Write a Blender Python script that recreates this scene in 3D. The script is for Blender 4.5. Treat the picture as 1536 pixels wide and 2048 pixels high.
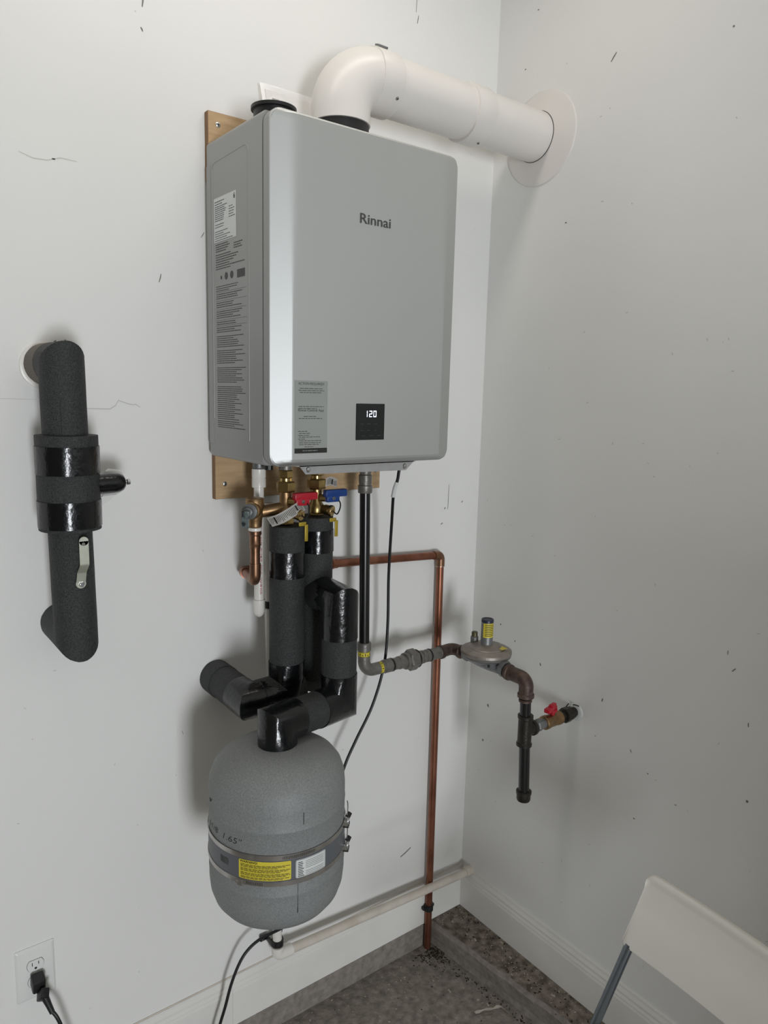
import bpy, bmesh, math, random
from math import sin, cos, pi, radians, sqrt
from mathutils import Vector, Matrix

# ------------------------------------------------------------------ camera, world, lights, exposure
sc = bpy.context.scene
COL = sc.collection
for o in list(bpy.data.objects):
    bpy.data.objects.remove(o)
FLOOR = -0.08

cam_d = bpy.data.cameras.new('camera')
cam = bpy.data.objects.new('camera', cam_d)
COL.objects.link(cam)
cam_d.sensor_fit = 'VERTICAL'
cam_d.sensor_height = 24.0
cam_d.sensor_width = 18.0
cam_d.lens = 1469.41 / 2048 * 24.0
cam_d.clip_start = 0.02
Rv = Vector((0.79766152, -0.60259805, 0.02473234))
Uv = Vector((0.07695736, 0.14237057, 0.9868172))
Fv = Vector((0.59817528, 0.78524277, -0.15993788))
cam.matrix_world = Matrix(((Rv.x, Uv.x, -Fv.x, -1.5682), (Rv.y, Uv.y, -Fv.y, -1.5878), (Rv.z, Uv.z, -Fv.z, 1.6644), (0, 0, 0, 1)))
sc.camera = cam

world = bpy.data.worlds.new('world')
sc.world = world
world.use_nodes = True
wb = world.node_tree.nodes['Background']
wb.inputs[0].default_value = (0.86, 0.93, 1.0, 1)
wb.inputs[1].default_value = 0.15


def area_light(name, loc, target, sx, sy, power, col):
    d = bpy.data.lights.new(name, 'AREA')
    d.shape = 'RECTANGLE'
    d.size, d.size_y = sx, sy
    d.energy = power
    d.color = col
    o = bpy.data.objects.new(name, d)
    COL.objects.link(o)
    o.location = loc
    o.rotation_euler = (Vector(target) - Vector(loc)).to_track_quat('-Z', 'Y').to_euler()
    return o


# daylight through the garage door opening and a ceiling tube lamp
area_light('door_daylight', (-2.30, -5.7, 0.70), (-0.7, 0, 1.0), 0.8, 1.3, 144, (0.92, 0.955, 1.0))
area_light('ceiling_tube_light', (-0.95, -0.45, 2.87), (-0.95, -0.45, 0), 1.3, 0.15, 4.3, (1.0, 0.94, 0.86))

sc.view_settings.view_transform = 'Standard'
sc.view_settings.look = 'None'
sc.view_settings.gamma = 1
sc.view_settings.exposure = 0.0
sc.view_settings.use_curve_mapping = False
sc.cycles.use_denoising = True
sc.cycles.max_bounces = 8
sc.cycles.diffuse_bounces = 5
sc.cycles.glossy_bounces = 4


# ------------------------------------------------------------------ helpers
def srgb(r, g, b):
    def f(c):
        c /= 255.0
        return c / 12.92 if c <= 0.04045 else ((c + 0.055) / 1.055) ** 2.4
    return (f(r), f(g), f(b), 1)


def mat(name, col, rough=0.5, metal=0.0, noise=0.0, nscale=20, bump=0.0, bscale=200, col2=None, spec=0.5, coat=0.0,
        emit=None, trans=0.0, alpha=1.0, detail=4, thr=None, stretch=None):
    m = bpy.data.materials.new(name)
    m.use_nodes = True
    nt = m.node_tree
    b = nt.nodes['Principled BSDF']
    b.inputs['Roughness'].default_value = rough
    b.inputs['Metallic'].default_value = metal
    b.inputs['Specular IOR Level'].default_value = spec
    b.inputs['Coat Weight'].default_value = coat
    b.inputs['Transmission Weight'].default_value = trans
    b.inputs['Alpha'].default_value = alpha
    tc = nt.nodes.new('ShaderNodeTexCoord')
    vec = tc.outputs['Object']
    if stretch:
        mp = nt.nodes.new('ShaderNodeMapping')
        mp.inputs['Scale'].default_value = stretch
        nt.links.new(vec, mp.inputs['Vector'])
        vec = mp.outputs['Vector']
    if noise > 0 or col2:
        n = nt.nodes.new('ShaderNodeTexNoise')
        n.inputs['Scale'].default_value = nscale
        n.inputs['Detail'].default_value = detail
        nt.links.new(vec, n.inputs['Vector'])
        r = nt.nodes.new('ShaderNodeValToRGB')
        lo, hi = thr if thr else (0.3, 0.7)
        r.color_ramp.elements[0].position = lo
        r.color_ramp.elements[1].position = hi
        c2 = col2 if col2 else tuple(min(1, c * (1 + noise)) for c in col[:3]) + (1,)
        c1 = col if col2 else tuple(c * (1 - noise) for c in col[:3]) + (1,)
        r.color_ramp.elements[0].color = c1
        r.color_ramp.elements[1].color = c2
        nt.links.new(n.outputs['Fac'], r.inputs['Fac'])
        nt.links.new(r.outputs['Color'], b.inputs['Base Color'])
    else:
        b.inputs['Base Color'].default_value = col
    if bump > 0:
        n2 = nt.nodes.new('ShaderNodeTexNoise')
        n2.inputs['Scale'].default_value = bscale
        n2.inputs['Detail'].default_value = 3
        nt.links.new(vec, n2.inputs['Vector'])
        bp = nt.nodes.new('ShaderNodeBump')
        bp.inputs['Strength'].default_value = bump
        bp.inputs['Distance'].default_value = 0.002
        nt.links.new(n2.outputs['Fac'], bp.inputs['Height'])
        nt.links.new(bp.outputs['Normal'], b.inputs['Normal'])
    if emit:
        b.inputs['Emission Color'].default_value = emit
        b.inputs['Emission Strength'].default_value = 1.0
    return m


M = {}
M['wall'] = mat('wall_paint', srgb(231, 231, 228), 0.55, noise=0.012, nscale=3, bump=0.12, bscale=90, spec=0.35)
M['drab'] = mat('drab_wall', srgb(100, 95, 88), 0.8, noise=0.2, nscale=2)
M['ceil'] = mat('ceiling_paint', srgb(205, 202, 196), 0.8)
M['trim'] = mat('trim_paint', srgb(226, 225, 220), 0.35, noise=0.03, nscale=9, bump=0.1, bscale=60)
M['concrete'] = mat('concrete', srgb(114, 108, 100), 0.9, nscale=48, bump=0.9, bscale=130, col2=srgb(160, 153, 143), detail=9)
M['curb'] = mat('curb_concrete', srgb(116, 110, 104), 0.85, nscale=60, bump=0.6, bscale=70, col2=srgb(146, 139, 132), detail=8)
M['ledge'] = mat('dirty_concrete', srgb(88, 80, 68), 0.9, nscale=40, bump=1.0, bscale=180, col2=srgb(140, 131, 120), detail=8, thr=(0.36, 0.62))
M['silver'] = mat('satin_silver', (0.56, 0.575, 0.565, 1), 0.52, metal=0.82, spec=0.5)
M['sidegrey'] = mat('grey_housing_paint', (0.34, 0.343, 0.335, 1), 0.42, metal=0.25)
M['dark'] = mat('dark_gap', srgb(22, 22, 22), 0.7)
M['bracket'] = mat('brushed_plate', (0.60, 0.61, 0.62, 1), 0.35, metal=0.8, noise=0.05, nscale=60)
M['rubber'] = mat('black_rubber', srgb(26, 26, 27), 0.45)
M['pvcpipe'] = mat('vent_plastic', srgb(228, 224, 219), 0.33, noise=0.01, nscale=8, spec=0.45)
M['pvc'] = mat('white_pvc', srgb(228, 225, 218), 0.3)
M['pvcdirty'] = mat('grimy_pvc', srgb(196, 186, 172), 0.45, nscale=14, col2=srgb(222, 215, 204), detail=7)
M['foam'] = mat('foam_insulation', srgb(30, 32, 32), 0.62, nscale=420, bump=1.0, bscale=420, col2=srgb(62, 65, 64), detail=2, thr=(0.36, 0.70))
M['foambrown'] = mat('sunlit_foam', srgb(96, 90, 82), 0.7, nscale=300, bump=0.6, bscale=380, col2=srgb(118, 111, 101), detail=2)  # lighter brown copy of the foam, its lit tone put into the colour
M['tape'] = mat('black_tape', srgb(12, 13, 15), 0.22, noise=0.2, nscale=40, bump=0.55, bscale=75, spec=0.6)
M['brass'] = mat('brass', (0.50, 0.36, 0.15, 1), 0.25, metal=1.0, noise=0.15, nscale=70)
M['brassdk'] = mat('dull_brass', (0.36, 0.26, 0.11, 1), 0.32, metal=1.0, noise=0.15, nscale=70)
M['bronze'] = mat('bronze_casting', (0.30, 0.19, 0.095, 1), 0.40, metal=0.9, noise=0.2, nscale=60, bump=0.2)
M['copper'] = mat('copper', (0.20, 0.075, 0.045, 1), 0.38, metal=0.85, nscale=24, col2=(0.36, 0.155, 0.095, 1), detail=6, stretch=(1, 1, 0.5))
M['copperold'] = mat('tarnished_copper', (0.17, 0.085, 0.05, 1), 0.36, metal=0.85, nscale=30, col2=(0.30, 0.17, 0.10, 1), detail=6)
M['solder'] = mat('solder', (0.55, 0.42, 0.32, 1), 0.3, metal=0.9)
M['iron'] = mat('galvanised_iron', srgb(128, 125, 120), 0.42, metal=0.55, noise=0.15, nscale=60, bump=0.3, bscale=200)
M['blackpipe'] = mat('black_iron_pipe', srgb(20, 20, 21), 0.27, noise=0.15, nscale=70, spec=0.6)
M['rustiron'] = mat('rusty_iron_fitting', srgb(62, 50, 45), 0.5, metal=0.4, nscale=50, bump=0.4, bscale=220, col2=srgb(104, 84, 74), detail=6)
M['oiliron'] = mat('dark_iron_fitting', srgb(46, 43, 38), 0.4, metal=0.4, noise=0.25, nscale=50, bump=0.3)
M['castal'] = mat('cast_aluminium', srgb(134, 126, 118), 0.45, metal=0.5, nscale=30, bump=0.25, bscale=250, col2=srgb(158, 150, 142), detail=5)
M['castgrey'] = mat('cast_grey', srgb(122, 124, 124), 0.45, metal=0.5, noise=0.12, nscale=50, bump=0.25, bscale=250)
M['olive'] = mat('olive_brass', srgb(92, 84, 56), 0.45, metal=0.4)
M['navy'] = mat('navy_plastic', srgb(38, 44, 62), 0.4)
M['yellow'] = mat('yellow_label', srgb(214, 198, 62), 0.45, noise=0.03, nscale=60)
M['black'] = mat('black_print', srgb(34, 34, 32), 0.6)
M['greyprint'] = mat('grey_print', srgb(72, 73, 70), 0.6)
M['white'] = mat('white_label', srgb(214, 218, 216), 0.45)
M['red'] = mat('red_plastic', srgb(178, 24, 44), 0.32, spec=0.5)
M['blue'] = mat('blue_plastic', srgb(22, 62, 130), 0.32, spec=0.5)
M['yelplastic'] = mat('brass_yellow_lever', srgb(176, 152, 52), 0.35, metal=0.3)
M['tank'] = mat('speckled_grey_tank', srgb(116, 119, 118), 0.55, nscale=420, bump=0.2, bscale=300, col2=srgb(138, 141, 140), detail=4, thr=(0.34, 0.66))
M['band'] = mat('stainless_band', (0.45, 0.43, 0.41, 1), 0.3, metal=0.9, noise=0.2, nscale=40)
M['tanksheet'] = mat('dark_grey_sheet', srgb(92, 95, 99), 0.4)
M['steel'] = mat('bright_steel', (0.62, 0.63, 0.62, 1), 0.25, metal=1.0)
M['zinc'] = mat('zinc_plate', (0.60, 0.62, 0.52, 1), 0.35, metal=0.8, noise=0.1, nscale=50)
M['wood'] = mat('plywood', srgb(176, 146, 108), 0.6, nscale=7, bump=0.2, bscale=60, col2=srgb(196, 166, 128), detail=8, stretch=(2, 8, 14))
M['plyedge'] = mat('plywood_edge', srgb(120, 92, 66), 0.8, nscale=30, col2=srgb(150, 118, 88), stretch=(8, 60, 1))
M['cord'] = mat('black_cord', srgb(20, 21, 23), 0.4)
M['plate'] = mat('outlet_plastic', srgb(226, 227, 224), 0.25, spec=0.5)
M['paper'] = mat('paper', srgb(226, 224, 220), 0.6, noise=0.02, nscale=20)
M['bag'] = mat('clear_plastic_bag', (0.95, 0.95, 0.95, 1), 0.18, alpha=0.4, spec=0.7, bump=0.8, bscale=30)
M['scrap'] = mat('translucent_plastic', srgb(214, 214, 210), 0.3, alpha=0.6, bump=0.8, bscale=60)
M['glass'] = mat('black_glass', srgb(20, 22, 24), 0.12, spec=0.6)
M['glassbtn'] = mat('grey_key_print', srgb(50, 53, 55), 0.3)
M['digit'] = mat('lit_digits', srgb(230, 235, 255), 0.5, emit=(0.85, 0.9, 1.0, 1))
M['sticker'] = mat('grey_sticker', srgb(152, 156, 152), 0.45)
M['cabinet'] = mat('shade_cabinet_paint', srgb(58, 60, 62), 0.5)  # dark paint of the unseen cabinet added to block light
M['chair'] = mat('white_chair_plastic', srgb(222, 219, 210), 0.33, noise=0.01, nscale=5)
M['chrome'] = mat('grey_steel_tube', srgb(112, 118, 124), 0.22, metal=0.75)
M['redprint'] = mat('red_print', srgb(178, 60, 76), 0.5)
M['scuff'] = mat('scuff', srgb(120, 118, 112), 0.8)
M['scufflt'] = mat('faint_scuff', srgb(198, 195, 188), 0.8)
M['scuffdk'] = mat('dark_scuff', srgb(118, 117, 110), 0.8)
M['chip'] = mat('pale_chips', srgb(178, 172, 160), 0.8)
M['leaf'] = mat('dark_crumbs', srgb(44, 38, 31), 0.9)
M['teal'] = mat('chipped_lever_paint', srgb(120, 132, 132), 0.4, metal=0.4, nscale=70, col2=srgb(52, 58, 60), thr=(0.45, 0.55))


def new_obj(name, bm, m, parent=None, smooth=True, angle=35, **props):
    bmesh.ops.recalc_face_normals(bm, faces=bm.faces)
    me = bpy.data.meshes.new(name)
    bm.to_mesh(me)
    bm.free()
    if m is not None:
        for mm in (m if isinstance(m, (list, tuple)) else [m]):
            me.materials.append(M[mm])
    if smooth:
        me.polygons.foreach_set('use_smooth', [True] * len(me.polygons))
        me.set_sharp_from_angle(angle=radians(angle))
    o = bpy.data.objects.new(name, me)
    COL.objects.link(o)
    if parent is not None:
        o.parent = parent
        o.matrix_parent_inverse = Matrix.Translation(-Vector(parent_loc(parent)))
    for k, v in props.items():
        o[k] = v
    return o


def parent_loc(p):
    v = Vector(p.location)
    q = p.parent
    while q is not None:
        # children of meshes built in world space sit at the origin of their parent's frame
        v = Vector((0, 0, 0)) if p.type == 'MESH' else v
        break
    return v


def thing(name, label, cat, loc, group=None):
    o = bpy.data.objects.new(name, None)
    COL.objects.link(o)
    o.empty_display_size = 0.05
    o.location = loc
    o['label'] = label
    o['category'] = cat
    if group:
        o['group'] = group
    return o


def tag(o, label, cat, group=None):
    o['label'] = label
    o['category'] = cat
    if group:
        o['group'] = group
    return o


def lab(o, s):
    o['label'] = s
    return o


def BM():
    return bmesh.new()


def box(bm, x0, x1, y0, y1, z0, z1, bev=0.0, seg=2, mi=0):
    vs = [bm.verts.new((x, y, z)) for x in (x0, x1) for y in (y0, y1) for z in (z0, z1)]
    fs = []
    for idx in ((0, 1, 3, 2), (4, 6, 7, 5), (0, 4, 5, 1), (2, 3, 7, 6), (0, 2, 6, 4), (1, 5, 7, 3)):
        f = bm.faces.new([vs[i] for i in idx])
        f.material_index = mi
        fs.append(f)
    if bev > 0:
        es = list({e for f in fs for e in f.edges})
        bmesh.ops.bevel(bm, geom=es, offset=bev, segments=seg, affect='EDGES', profile=0.5)
    return bm


def obox(bm, c, ax, ay, az, hx, hy, hz, bev=0.0):
    """oriented box: centre, three unit axes, half sizes"""
    t = BM()
    box(t, -hx, hx, -hy, hy, -hz, hz, bev)
    mt = Matrix((Vector(ax), Vector(ay), Vector(az))).transposed()
    for v in t.verts:
        v.co = mt @ v.co + Vector(c)
    me = bpy.data.meshes.new('tmp')
    t.to_mesh(me)
    t.free()
    bm.from_mesh(me)
    bpy.data.meshes.remove(me)
    return bm


def frame(d):
    d = Vector(d).normalized()
    a = Vector((0, 0, 1)) if abs(d.z) < 0.9 else Vector((1, 0, 0))
    u = d.cross(a).normalized()
    return u, d.cross(u).normalized(), d


def lathe(bm, prof, origin, d=(0, 0, 1), seg=32, cap=True, rot=0.0):
    """profile [(radius, height)] along direction d"""
    u, v, w = frame(d)
    o = Vector(origin)
    rings = []
    for r, h in prof:
        rings.append([bm.verts.new(o + w * h + (u * cos(rot + 2 * pi * i / seg) + v * sin(rot + 2 * pi * i / seg)) * max(r, 1e-5)) for i in range(seg)])
    for a, b in zip(rings[:-1], rings[1:]):
        for i in range(seg):
            j = (i + 1) % seg
            bm.faces.new((a[i], a[j], b[j], b[i]))
    if cap:
        bm.faces.new(rings[0][::-1])
        bm.faces.new(rings[-1])
    return bm


def cyl(bm, a, b, r, seg=24, r2=None, ch=0.0):
    a, b = Vector(a), Vector(b)
    L = (b - a).length
    r2 = r if r2 is None else r2
    if ch > 0:
        pr = [(r - ch, 0), (r, ch), (r2, L - ch), (r2 - ch, L)]
    else:
        pr = [(r, 0), (r2, L)]
    return lathe(bm, pr, a, b - a, seg)


def hexn(bm, a, b, r, rot=0.0, ch=None):
    a, b = Vector(a), Vector(b)
    L = (b - a).length
    c = r * 0.12 if ch is None else ch
    return lathe(bm, [(r - c, 0), (r, c), (r, L - c), (r - c, L)], a, b - a, 6, rot=rot)


def sweep(bm, pts, r, seg=24, cap=True, closed=False, wob=0.0):
    """tube through points, mitred at the bends; r a number or a list"""
    P = [Vector(p) for p in pts]
    n = len(P)
    rs = r if isinstance(r, (list, tuple)) else [r] * n
    d0 = (P[1] - P[0]).normalized()
    u, v, w = frame(d0)
    rings = []
    rnd = random.Random(int(abs(P[0].x * 1000)) + n)
    for i in range(n):
        if i == 0:
            din = dout = (P[1] - P[0]).normalized()
        elif i == n - 1:
            din = dout = (P[-1] - P[-2]).normalized()
        else:
            din = (P[i] - P[i - 1]).normalized()
            dout = (P[i + 1] - P[i]).normalized()
        # carry the frame perpendicular to din
        u = (u - din * u.dot(din)).normalized()
        v = din.cross(u).normalized()
        t = din + dout
        t = t.normalized() if t.length > 1e-6 else din
        ring = []
        for k in range(seg):
            a = 2 * pi * k / seg
            off = (u * cos(a) + v * sin(a)) * rs[i] * (1 + wob * (rnd.random() - 0.5))
            # slide along din until it lies in the bisecting plane
            s = -off.dot(t) / max(din.dot(t), 0.2)
            ring.append(bm.verts.new(P[i] + off + din * s))
        rings.append(ring)
        if i < n - 1:
            q = din.rotation_difference(dout)
            u = q @ u
    for a, b in zip(rings[:-1], rings[1:]):
        for k in range(seg):
            j = (k + 1) % seg
            bm.faces.new((a[k], a[j], b[j], b[k]))
    if cap:
        bm.faces.new(rings[0][::-1])
        bm.faces.new(rings[-1])
    return bm


def fillet(pts, rad, n=8):
    P = [Vector(p) for p in pts]
    out = [P[0]]
    for i in range(1, len(P) - 1):
        a, b, c = P[i - 1], P[i], P[i + 1]
        da, dc = (a - b).normalized(), (c - b).normalized()
        ang = da.angle(dc)
        L = min(rad / math.tan(ang / 2), (a - b).length * 0.49, (c - b).length * 0.49)
        rr = L * math.tan(ang / 2)
        s, e = b + da * L, b + dc * L
        cen = b + (da + dc).normalized() * (rr / sin(ang / 2))
        vs, ve = s - cen, e - cen
        tot = vs.angle(ve)
        ax = vs.cross(ve).normalized()
        for k in range(n + 1):
            out.append(cen + Matrix.Rotation(tot * k / n, 3, ax) @ vs)
    out.append(P[-1])
    return out


def spline(ctrl, n=10):
    P = [Vector(p) for p in ctrl]
    Q = [P[0] * 2 - P[1]] + P + [P[-1] * 2 - P[-2]]
    out = []
    for i in range(1, len(Q) - 2):
        p0, p1, p2, p3 = Q[i - 1], Q[i], Q[i + 1], Q[i + 2]
        for k in range(n):
            t = k / n
            out.append(0.5 * ((2 * p1) + (p2 - p0) * t + (2 * p0 - 5 * p1 + 4 * p2 - p3) * t * t + (3 * p1 - p0 - 3 * p2 + p3) * t ** 3))
    out.append(P[-1])
    return out


def quad(bm, a, b, c, d):
    return bm.faces.new([bm.verts.new(Vector(p)) for p in (a, b, c, d)])


def flat_text(body, width=None, height=None, extrude=0.0, bold=0.0):
    cu = bpy.data.curves.new('t', 'FONT')
    cu.body = body
    cu.size = 1
    cu.extrude = extrude
    cu.offset = bold
    cu.resolution_u = 3
    o = bpy.data.objects.new('t', cu)
    COL.objects.link(o)
    dg = bpy.context.evaluated_depsgraph_get()
    me = bpy.data.meshes.new_from_object(o.evaluated_get(dg))
    bpy.data.objects.remove(o)
    bpy.data.curves.remove(cu)
    xs = [v.co.x for v in me.vertices]
    ys = [v.co.y for v in me.vertices]
    x0, x1, y0, y1 = min(xs), max(xs), min(ys), max(ys)
    sx = (width / (x1 - x0)) if width else None
    sy = (height / (y1 - y0)) if height else None
    sx = sx or sy
    sy = sy or sx
    for v in me.vertices:
        v.co.x = (v.co.x - x0) * sx
        v.co.y = (v.co.y - y0) * sy
    return me


def add_text(bm, body, fn, u, v, width=None, height=None, bold=0.0):
    """text laid at (u, v) on a surface given by fn(u, v) -> point"""
    me = flat_text(body, width, height, 0, bold)
    for q in me.vertices:
        q.co = fn(u + q.co.x, v + q.co.y)
    bm.from_mesh(me)
    bpy.data.meshes.remove(me)


def patch(bm, fn, u0, u1, v0, v1, nu=1, nv=1, rc=0.0, th=0.0):
    """rectangle (optionally with rounded corners) on fn(u, v)"""
    if rc > 0:
        pts = []
        for cx, cy, a0 in ((u1 - rc, v1 - rc, 0), (u0 + rc, v1 - rc, pi / 2), (u0 + rc, v0 + rc, pi), (u1 - rc, v0 + rc, 1.5 * pi)):
            for k in range(5):
                a = a0 + pi / 2 * k / 4
                pts.append((cx + rc * cos(a), cy + rc * sin(a)))
        if nu <= 1:
            bm.faces.new([bm.verts.new(fn(*p)) for p in pts])
            return
        # build as strips so that it follows a curve
        us = [u0 + rc * (1 - cos(pi / 2 * k / 4)) for k in range(5)] + [u0 + rc + (u1 - u0 - 2 * rc) * k / nu for k in range(1, nu)] + [u1 - rc * (1 - cos(pi / 2 * (4 - k) / 4)) for k in range(5)]
        rows = []
        for uu in us:
            d = 0
            if uu < u0 + rc:
                d = rc - sqrt(max(0, rc * rc - (u0 + rc - uu) ** 2))
            elif uu > u1 - rc:
                d = rc - sqrt(max(0, rc * rc - (uu - u1 + rc) ** 2))
            rows.append((bm.verts.new(fn(uu, v0 + d)), bm.verts.new(fn(uu, v1 - d))))
        for a, b in zip(rows[:-1], rows[1:]):
            bm.faces.new((a[0], b[0], b[1], a[1]))
        return
    g = [[bm.verts.new(fn(u0 + (u1 - u0) * i / nu, v0 + (v1 - v0) * j / nv)) for j in range(nv + 1)] for i in range(nu + 1)]
    for i in range(nu):
        for j in range(nv):
            bm.faces.new((g[i][j], g[i + 1][j], g[i + 1][j + 1], g[i][j + 1]))


def print_lines(bm, fn, u0, u1, v_top, v_bot, pitch, hgt, rnd, fill=(0.55, 1.0), nu=1, words=True):
    v = v_top
    while v > v_bot:
        end = u0 + (u1 - u0) * rnd.uniform(*fill)
        u = u0
        while u < end - 0.001:
            w = rnd.uniform(0.004, 0.011) if words else end - u
            w = min(w, end - u)
            patch(bm, fn, u, u + w, v - hgt, v, nu)
            u += w + (0.0013 if words else 1)
        v -= pitch


# ------------------------------------------------------------------ setting
def structure(name, bm, m, **k):
    o = new_obj(name, bm, m, smooth=False, **k)
    o['kind'] = 'structure'
    return o


XL, YF, ZC = -5.2, -5.9, 2.9
b = BM(); box(b, XL - 0.1, 0.1, 0, 0.1, FLOOR, ZC); wall_back = structure('wall_back', b, 'wall')
b = BM(); box(b, 0, 0.1, YF, 0, FLOOR, ZC); wall_right = structure('wall_right', b, 'wall')
b = BM(); box(b, XL - 0.1, XL, YF, 0, FLOOR, ZC); structure('wall_left', b, 'drab')
# front wall has the wide garage door opening
b = BM()
box(b, XL - 0.1, -4.9, YF - 0.1, YF, FLOOR, ZC)
box(b, -0.5, 0.1, YF - 0.1, YF, FLOOR, ZC)
box(b, -4.9, -0.5, YF - 0.1, YF, 2.1, ZC)
structure('wall_front', b, 'drab')
b = BM(); box(b, XL - 0.1, 0.1, YF - 0.1, 0.1, ZC, ZC + 0.1); structure('ceiling', b, 'ceil')
b = BM(); box(b, XL - 0.1, 0.1, YF - 3.0, 0.1, FLOOR - 0.1, FLOOR); floor = structure('floor', b, 'concrete')

# concrete curb under the back wall, ledge under the right wall
b = BM(); box(b, XL, -0.128, -0.009, 0.0, FLOOR, 0.0); structure('trim_1', b, 'curb')
b = BM()
N = 40
rnd = random.Random(3)
rows = []
for i in range(N + 1):
    y = -0.009 + (YF + 0.01) * i / N if i > 18 else -0.009 - i * 0.045
    x = -0.150 + min(0.05, 0.100 * (-y)) if y > -0.5 else -0.100
    j = rnd.uniform(-0.0025, 0.0025)
    rows.append([bm_ for bm_ in ((0.0, y, 0.0), (x + 0.012 + j, y, -0.001), (x + j, y, -0.009), (x + 0.012, y, -0.06), (x + 0.010, y, FLOOR))])
vv = [[b.verts.new(p) for p in r] for r in rows]
for r0, r1 in zip(vv[:-1], vv[1:]):
    for k in range(4):
        f = b.faces.new((r0[k], r0[k + 1], r1[k + 1], r1[k]))
        f.material_index = 0 if k == 0 else 1
structure('trim_2', b, ['ledge', 'curb'])


def baseboard_profile(bm, along, a0, a1, H=0.1385, T=0.013):
    prof = [(0, 0.0), (T, 0.0), (T, H - 0.040), (T - 0.0015, H - 0.034), (T - 0.0015, H - 0.030), (T - 0.004, H - 0.022),
            (T - 0.004, H - 0.016), (T - 0.0075, H - 0.006), (T - 0.0085, H), (0, H)]
    pa, pb = [], []
    for d, z in prof:
        if along == 'x':
            pa.append(bm.verts.new((a0, -d, z))); pb.append(bm.verts.new((a1, -d, z)))
        else:
            pa.append(bm.verts.new((-d, a0, z))); pb.append(bm.verts.new((-d, a1, z)))
    n = len(prof)
    for i in range(n):
        j = (i + 1) % n
        bm.faces.new((pa[i], pa[j], pb[j], pb[i]))
    bm.faces.new(pa[::-1]); bm.faces.new(pb)


bb = bpy.data.objects.new('baseboard_back', None); COL.objects.link(bb); bb['kind'] = 'structure'
b = BM(); baseboard_profile(b, 'x', -0.828, 0.0); new_obj('board', b, 'trim', bb, smooth=False)
b = BM(); baseboard_profile(b, 'x', XL, -0.8285); new_obj('board', b, 'trim', bb, smooth=False)
b = BM(); baseboard_profile(b, 'y', -0.0135, YF); structure('baseboard_right', b, 'trim')
# caulk beads along the top of the boards
b = BM(); sweep(b, [(XL, -0.0015, 0.1395), (-0.3, -0.0015, 0.1395), (0, -0.0015, 0.1395)], 0.0016, 6); new_obj('caulk_bead', b, 'pvcdirty', bb)


# wall marks: thin dents, scuffs and cracks
def stroke(bm, wall, pts, w):
    eps = 0.0006
    P = [Vector((p[0], -eps, p[1])) if wall == 'b' else Vector((-eps, p[0], p[1])) for p in pts]
    nrm = Vector((0, -1, 0)) if wall == 'b' else Vector((-1, 0, 0))
    prev = None
    for i, p in enumerate(P):
        d = (P[min(i + 1, len(P) - 1)] - P[max(i - 1, 0)]).normalized()
        s = d.cross(nrm).normalized() * w * (0.35 if i in (0, len(P) - 1) else 0.5)
        a, c = bm.verts.new(p + s), bm.verts.new(p - s)
        if prev:
            bm.faces.new((prev[0], a, c, prev[1]))
        prev = (a, c)


rnd = random.Random(11)
b = BM()
for (x, z, l, w, a) in ((-0.9742, 1.894, 0.018, 0.0022, 75), (-0.8768, 1.9956, 0.014, 0.0016, 60), (-0.9969, 2.424, 0.02, 0.003, 85), (-1.0, 2.372, 0.008, 0.003, 120),
                        (-0.0668, 1.350, 0.006, 0.003, 50), (-0.135, 1.335, 0.006, 0.004, 70), (-0.9450, 0.8548, 0.01, 0.001, 110), (-1.1905, 1.75, 0.005, 0.0025, 20),
                        (-1.172, 1.752, 0.005, 0.002, 80), (-0.2957, 2.64, 0.05, 0.0014, 88), (-0.29, 2.60, 0.02, 0.002, 80), (-0.145, 1.29, 0.008, 0.003, 30), (-1.1781, 2.0923, 0.006, 0.003, 0)):
    dx, dz = cos(radians(a)) * l / 2, sin(radians(a)) * l / 2
    stroke(b, 'b', [(x - dx, z - dz), (x + dx * 0.1 + w * 0.2, z + dz * 0.1), (x + dx, z + dz)], w)
stroke(b, 'b', [(-0.1215, 1.404), (-0.1225, 1.37), (-0.1228, 1.335), (-0.1245, 1.331)], 0.0016)
stroke(b, 'b', [(-0.262, 0.262), (-0.245, 0.268), (-0.222, 0.279)], 0.004)
new_obj('scuff_marks', b, 'scuff', wall_back, smooth=False, kind='stuff')
b = BM()
stroke(b, 'b', [(-1.14, 1.6177), (-1.10, 1.6171), (-1.0879, 1.6171), (-1.0764, 1.6243), (-1.0703, 1.6353), (-1.0505, 1.6284), (-1.0409, 1.6261), (-1.034, 1.6274), (-1.0244, 1.6209)], 0.0017)
stroke(b, 'b', [(-1.34, 1.6350), (-1.27, 1.6352), (-1.23, 1.6345)], 0.0008)
stroke(b, 'b', [(-1.239, 2.094), (-1.215, 2.087), (-1.19, 2.088), (-1.165, 2.097), (-1.135, 2.096)], 0.0012)
for i in range(46):
    x, z = rnd.uniform(-1.4, -0.02), rnd.uniform(0.2, 2.6)
    l = rnd.uniform(0.002, 0.006); a = rnd.uniform(0, pi)
    stroke(b, 'b', [(x, z), (x + cos(a) * l, z + sin(a) * l)], rnd.uniform(0.0012, 0.0028))
new_obj('plaster_crack', b, 'scufflt', wall_back, smooth=False, kind='stuff')
b = BM()
for i in range(90):
    y, z = rnd.uniform(-1.25, -0.02), rnd.uniform(0.2, 2.75)
    l = rnd.uniform(0.003, 0.007); a = rnd.uniform(0, pi)
    stroke(b, 'r', [(y, z), (y + cos(a) * l, z + sin(a) * l)], rnd.uniform(0.0015, 0.003))
new_obj('faint_scuff_marks', b, 'scufflt', wall_right, smooth=False, kind='stuff')
b = BM()
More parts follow.
